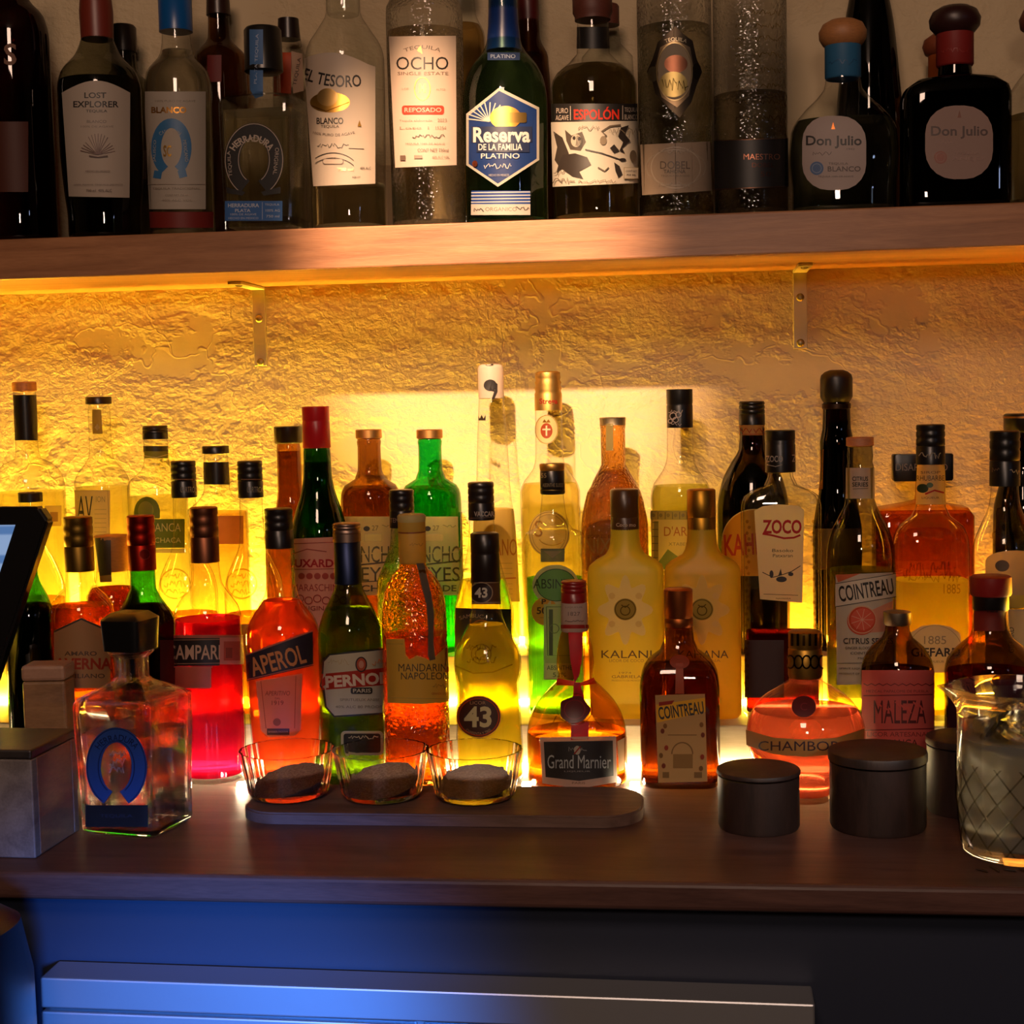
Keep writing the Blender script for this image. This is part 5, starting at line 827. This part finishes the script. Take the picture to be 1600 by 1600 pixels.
bowl(595, 'fluted glass bowl of speckled salt in the middle of the tray', 'speckled salt in the middle bowl of the tray', SM2, (.1, .25))
bowl(741, 'fluted glass bowl of pale salt, in front of the numbered roundel bottle', 'pale salt in the bowl before the numbered roundel bottle', SM3, (.02, .22))
# wooden jars
JARW = wood('dark_jar_wood', (.014, .007, .005), (.036, .018, .014), (14, 14, 3), .5)
def jar(px, y_top, y_lid, y_base, hw, Y, label):
    p = at_y(px, y_lid, Y); k = proj((p.x, Y, CT))[2] / F; r = hw * k
    zt = z_row(p.x, Y, y_top) - CT; lid = zt - (y_lid - y_top) * k
    t = thing('wooden_jar', label, 'jar', (p.x, Y, CT + .0003), 'dark wooden lidded jars on the counter')
    V, Fc = loft([(0, r * .94, r * .94, 2), (.003, r * .97, r * .97, 2), (lid - .001, r * .97, r * .97, 2)], 48); obj('jar_body', V, Fc, JARW, parent=t)
    V, Fc = loft([(lid, r * .95, r * .95, 2), (lid + .0015, r, r, 2), (zt - .003, r, r, 2), (zt - .0008, r * .985, r * .985, 2), (zt, r * .95, r * .95, 2)], 48); obj('lid', V, Fc, JARW, parent=t)
jar(1185, 1200, 1209, 1300, 65, -.502, 'small dark wooden lidded jar, left of the three, before the amber bottle')
jar(1371, 1171, 1188, 1308, 76, -.495, 'largest dark wooden lidded jar, in front of the red-pink label bottle')
jar(1510, 1150, 1163, 1280, 62, -.43, 'dark wooden lidded jar half hidden behind the mixing glass')
# mixing glass
MY = -.585
p = at_y(1590, 1200, MY); z0 = CT + .0004; k = proj((p.x, MY, CT))[2] / F
mg = thing('mixing_glass', 'cut-crystal mixing glass with a pouring lip, full of icy pale drink', 'glass', (p.x, MY, z0))
H = z_row(p.x, MY, 1072) - z0; Rm = 91 * k
def mgr(z):
    t = z / H
    return Rm * (.90 + .1 * min(1, t * 3)) if t < .84 else Rm * (1 + .10 * ((t - .84) / .16) ** 2)
seg = 240; V, Fc = [], []
zs = [0, .0025] + [H * i / 120 for i in range(4, 121)]
for z in zs:
    for j in range(seg):
        a = 2 * math.pi * j / seg; r = mgr(z) * (.93 if z == 0 else 1)
        t = z / H
        if .05 < t < .58:
            u = a / (2 * math.pi) * 15; v = t * H / (2 * math.pi * Rm / 15)
            d1 = abs(((u + v * .72) % 1) - .5); d2 = abs(((u - v * .72) % 1) - .5)
            r -= .0004 * (math.exp(-((.5 - d1) / .085) ** 2) + math.exp(-((.5 - d2) / .085) ** 2)) * min(1, (t - .05) * 30, (.58 - t) * 30)
        x, y = r * math.cos(a), r * math.sin(a)
        da = (a - math.pi) ; lip = math.exp(-(da / .22) ** 2) * max(0, (t - .84) / .16) ** 1.5 * .014
        V.append((x - lip, y, z - (0)))
for i in range(len(zs) - 1):
    for j in range(seg): Fc.append((i * seg + j, i * seg + (j + 1) % seg, (i + 1) * seg + (j + 1) % seg, (i + 1) * seg + j))
Fc.append(tuple(range(seg - 1, -1, -1)))
n1 = (len(zs) - 1) * seg; o0 = len(V); zi = [.011] + [.013 + (H - .013) * i / 40 for i in range(41)]
for z in zi:
    for j in range(seg):
        a = 2 * math.pi * j / seg; t = z / H; r = (mgr(z) - .0045 if t < .95 else mgr(z) - .003) * (.9 if z == .011 else 1)
        da = a - math.pi; lip = math.exp(-(da / .22) ** 2) * max(0, (t - .84) / .16) ** 1.5 * .014
        V.append((r * math.cos(a) - lip, r * math.sin(a), z))
for i in range(len(zi) - 1):
    for j in range(seg): Fc.append((o0 + i * seg + (j + 1) % seg, o0 + i * seg + j, o0 + (i + 1) * seg + j, o0 + (i + 1) * seg + (j + 1) % seg))
Fc.append(tuple(range(o0, o0 + seg)))
n2 = o0 + (len(zi) - 1) * seg
Fc += [(n1 + j, n1 + (j + 1) % seg, n2 + (j + 1) % seg, n2 + j) for j in range(seg)]
obj('glass_body', V, Fc, crystal(.5), parent=mg, angle=60)
# cut diamond ridges
V, Fc = [], []
NH, tz0, tz1, ns = 15, .06, .57, 40
for sgn in (1, -1):
    for h in range(NH):
        b0 = len(V)
        for i in range(ns + 1):
            t = tz0 + (tz1 - tz0) * i / ns; z = t * H
            a0 = 2 * math.pi * h / NH + sgn * .8 * z / Rm
            for da, dr in ((-.0011, .0002), (0, .0017), (.0011, .0002)):
                r = mgr(z) + dr; a = a0 + da / Rm
                V.append((r * math.cos(a), r * math.sin(a), z))
        for i in range(ns):
            for j in range(2):
                q0 = b0 + i * 3 + j; Fc.append((q0, q0 + 1, q0 + 4, q0 + 3))
obj('cut_pattern', V, Fc, glass_shell('cut_ridge_glass', (.62, .60, .52), (.08, .07, .05), rough=.08, gl=.9), parent=mg, angle=20)
zl = z_row(p.x, MY, 1150) - z0
V, Fc = loft([(.0118, mgr(.02) * .84, mgr(.02) * .84, 2)] + [(z, mgr(z) - .0048, mgr(z) - .0048, 2) for z in [.016 + (zl - .016) * i / 10 for i in range(11)]], 64)
obj('drink', V, Fc, icy(), parent=mg)
rn = random.Random(4)
for i in range(6):
    b = box_bm(-.014, .014, -.014, .014, -.014, .014, .004)
    q = 2 * math.pi * i / 6; rr = .026 if i < 5 else 0
    o = bm_obj('ice_cube', b, real_glass('ice', (.95, .97, 1), 1.2, .15), loc=(p.x + rr * math.cos(q), MY + rr * math.sin(q), z0 + zl + (.004 if i < 5 else .016)), rot=(rn.uniform(0, 3), rn.uniform(0, 3), rn.uniform(0, 3)), smooth=True)
    tag(o, 'clear ice cube floating in the mixing glass', 'ice cube', 'ice cubes in the mixing glass')
q = at_z(1568, 1362, CT)
for i in range(4):
    V = []; Fc = []; a0 = rn.uniform(0, 3); L_ = rn.uniform(.006, .012)
    b = bmesh.new(); bmesh.ops.create_icosphere(b, subdivisions=2, radius=1)
    for v in b.verts: v.co = Vector((v.co.x * L_, v.co.y * .0018 + .002 * v.co.x ** 2, v.co.z * .0012 + .0013))
    o = bm_obj('dried_herb', b, M('n:#2a1c14'), loc=(q.x + (i - 1.5) * .013, q.y + rn.uniform(-.004, .004), CT + .0005), rot=(0, 0, a0), smooth=True)
    tag(o, 'dry dark herb sprig fallen on the counter before the mixing glass', 'herb', 'dry herb bits by the mixing glass')
# wooden box at the left
GREYW = wood('weathered_box_wood', (.10, .08, .07), (.20, .17, .15), (10, 2, 10), .6); BRW = wood('brown_box_wood', (.10, .05, .03), (.2, .11, .06), (10, 3, 10), .45)
pf = at_z(56, 1342, CT); pk = at_z(125, 1297, CT)
hb = z_row(pf.x, pf.y, 1188) - CT
bx = thing('wooden_box', 'open dark wooden box with a weathered grey front at the left end of the counter', 'box', (pf.x, pf.y, CT + .0003))
dx, dy = pk.x - pf.x, pk.y - pf.y; W = .16; T_ = .012
th_ = math.atan2(dx, dy)
L_ = math.hypot(dx, dy)
bx.rotation_euler = (0, 0, -th_)
bm_obj('front_panel', box_bm(-W, 0, 0, T_, 0, hb, .0015), GREYW, bx)
bm_obj('back_panel', box_bm(-W, 0, L_ - T_, L_, 0, hb, .0015), BRW, bx)
for x0 in (-T_, -W): bm_obj('side_panel', box_bm(x0, x0 + T_, T_ + .0003, L_ - T_ - .0003, 0, hb, .0015), BRW, bx)
bm_obj('box_floor', box_bm(-W + T_ + .0003, -T_ - .0003, T_ + .0003, L_ - T_ - .0003, 0.001, .008), BRW, bx)
bm_obj('lid', box_bm(-W, 0, 0, L_, hb + .0004, hb + .010, .002), wood('black_box_lid', (.012, .009, .008), (.03, .022, .018), (10, 3, 10), .5), bx)
# brown carton behind the box
p = at_y(78, 1110, -.40); k = proj((p.x, -.40, CT))[2] / F
hc = z_row(p.x, -.40, 1036) - CT
cx_ = thing('wooden_caddy', 'small brown wooden block caddy with a pale top rim, behind the wooden box', 'caddy', (p.x, -.40, CT + .0003), rz=math.radians(6))
bm_obj('caddy_body', box_bm(-33 * k, 33 * k, -.02, .02, 0, hc - .019, .003), wood('caddy_wood', (.16, .08, .035), (.28, .15, .07), (4, 4, 14), .5), cx_)
bm_obj('caddy_rim', box_bm(-34 * k, 34 * k, -.021, .021, hc - .0187, hc, .004), wood('caddy_rim_wood', (.26, .14, .09), (.36, .2, .13), (6, 6, 10), .5), cx_)
# payment screen
PY = -.372
def pt(x, y): v = at_y(x, y, PY); return (v.x, v.z)
pos = thing('payment_screen', 'tilted dark point-of-sale screen glowing pale blue at the left edge', 'screen', (at_y(-60, 1300, PY).x, PY, CT))
o_ = pos.location
def slab(name, pts, y0, y1, mat, parent, bev=.003):
    b = bmesh.new(); f = b.faces.new([b.verts.new((pt(*q)[0] - o_.x, y0, pt(*q)[1] - o_.z)) for q in pts])
    e = bmesh.ops.extrude_face_region(b, geom=[f])
    for v in e['geom']:
        if isinstance(v, bmesh.types.BMVert): v.co.y = y1
    bmesh.ops.recalc_face_normals(b, faces=b.faces[:])
    if bev: bmesh.ops.bevel(b, geom=b.edges[:], offset=bev, segments=2, affect='EDGES')
    return bm_obj(name, b, mat, parent)
slab('screen_housing', [(-240, 794), (60, 792), (75, 814), (-20, 1100), (-320, 1100)], 0, .02, M('k:#100e0e'), pos)
m_, nt, N, out, L = newmat('screen_glow')
e_ = N('ShaderNodeEmission'); e_.inputs[1].default_value = .55
tc = N('ShaderNodeTexCoord'); wv = N('ShaderNodeTexWave', wave_type='BANDS', bands_direction='Z'); wv.inputs['Scale'].default_value = 9
rp = N('ShaderNodeValToRGB'); rp.color_ramp.elements[0].color = (.12, .25, .55, 1); rp.color_ramp.elements[1].color = (.35, .5, .8, 1); rp.color_ramp.elements[0].position = .1; rp.color_ramp.elements[1].position = .3
L(tc.outputs['Object'], wv.inputs['Vector']); L(wv.outputs[0], rp.inputs[0]); L(rp.outputs[0], e_.inputs[0]); L(e_.outputs[0], out.inputs[0])
slab('display', [(-220, 822), (24, 820), (-48, 1040), (-300, 1040)], -.001, .004, m_, pos, 0)
slab('stand', [(-200, 1090), (-90, 1090), (-90, 1230), (-200, 1230)], .004, .018, M('k:#141212'), pos)
zb_ = pt(-140, 1228)[1] - o_.z
bm_obj('stand_foot', box_bm(-.16, -.01, -.03, .05, .0005, zb_ if zb_ > .004 else .01, .002), M('k:#141212'), pos)

# ------------------------------------------------------------------ lights of the room and added fill lights
def lamp(name, kind, loc, target, c, e, **kw):
    d = bpy.data.lights.new(name, kind); o = bpy.data.objects.new(name, d); COL.objects.link(o)
    d.color = c; d.energy = e
    for k, v in kw.items(): setattr(d, k, v)
    o.location = loc; o.rotation_euler = (Vector(target) - Vector(loc)).to_track_quat('-Z', 'Y').to_euler()
    return o
tgt = at_y(735, 345, -.25)
lamp('ceiling_spotlight', 'SPOT', (-.10, -1.5, 2.32), tgt, (1, .62, .36), 300.0, spot_size=math.radians(20), spot_blend=.75, shadow_soft_size=.02)
lamp('room_fill', 'AREA', (.0, -2.7, 2.6), (.1, -.2, 1.3), (1, .66, .48), 17.0, size=.5)  # added broad warm fill for the general light from the front
lamp('blue_bar_light', 'SPOT', (.06, -1.8, .96), (-.24, -.7, .715), (.05, .24, 1), 165.0, spot_size=math.radians(31), spot_blend=1.0, shadow_soft_size=.08)
lamp('cool_side_light', 'AREA', (1.9, -2.2, 1.9), (.4, -.3, 1.1), (.5, .62, 1), .35, size=.1)
lamp('mixing_glass_fill', 'SPOT', (1.3, -1.9, 1.75), (.385, -.585, 1.0), (.95, .92, .9), 22.0, spot_size=math.radians(8.5), spot_blend=.8, shadow_soft_size=.04)  # narrow beam added only to brighten the mixing glass
lamp('front_label_fill', 'AREA', (.35, -2.6, 1.75), (.15, -.3, 1.0), (1, .72, .55), 4.5, size=.16)  # added weak fill that lifts the front-row labels, not a hanging fixture
w = bpy.data.worlds.new('dim_room'); S.world = w; w.use_nodes = True
w.node_tree.nodes['Background'].inputs[0].default_value = (.9, .6, .45, 1); w.node_tree.nodes['Background'].inputs[1].default_value = .012
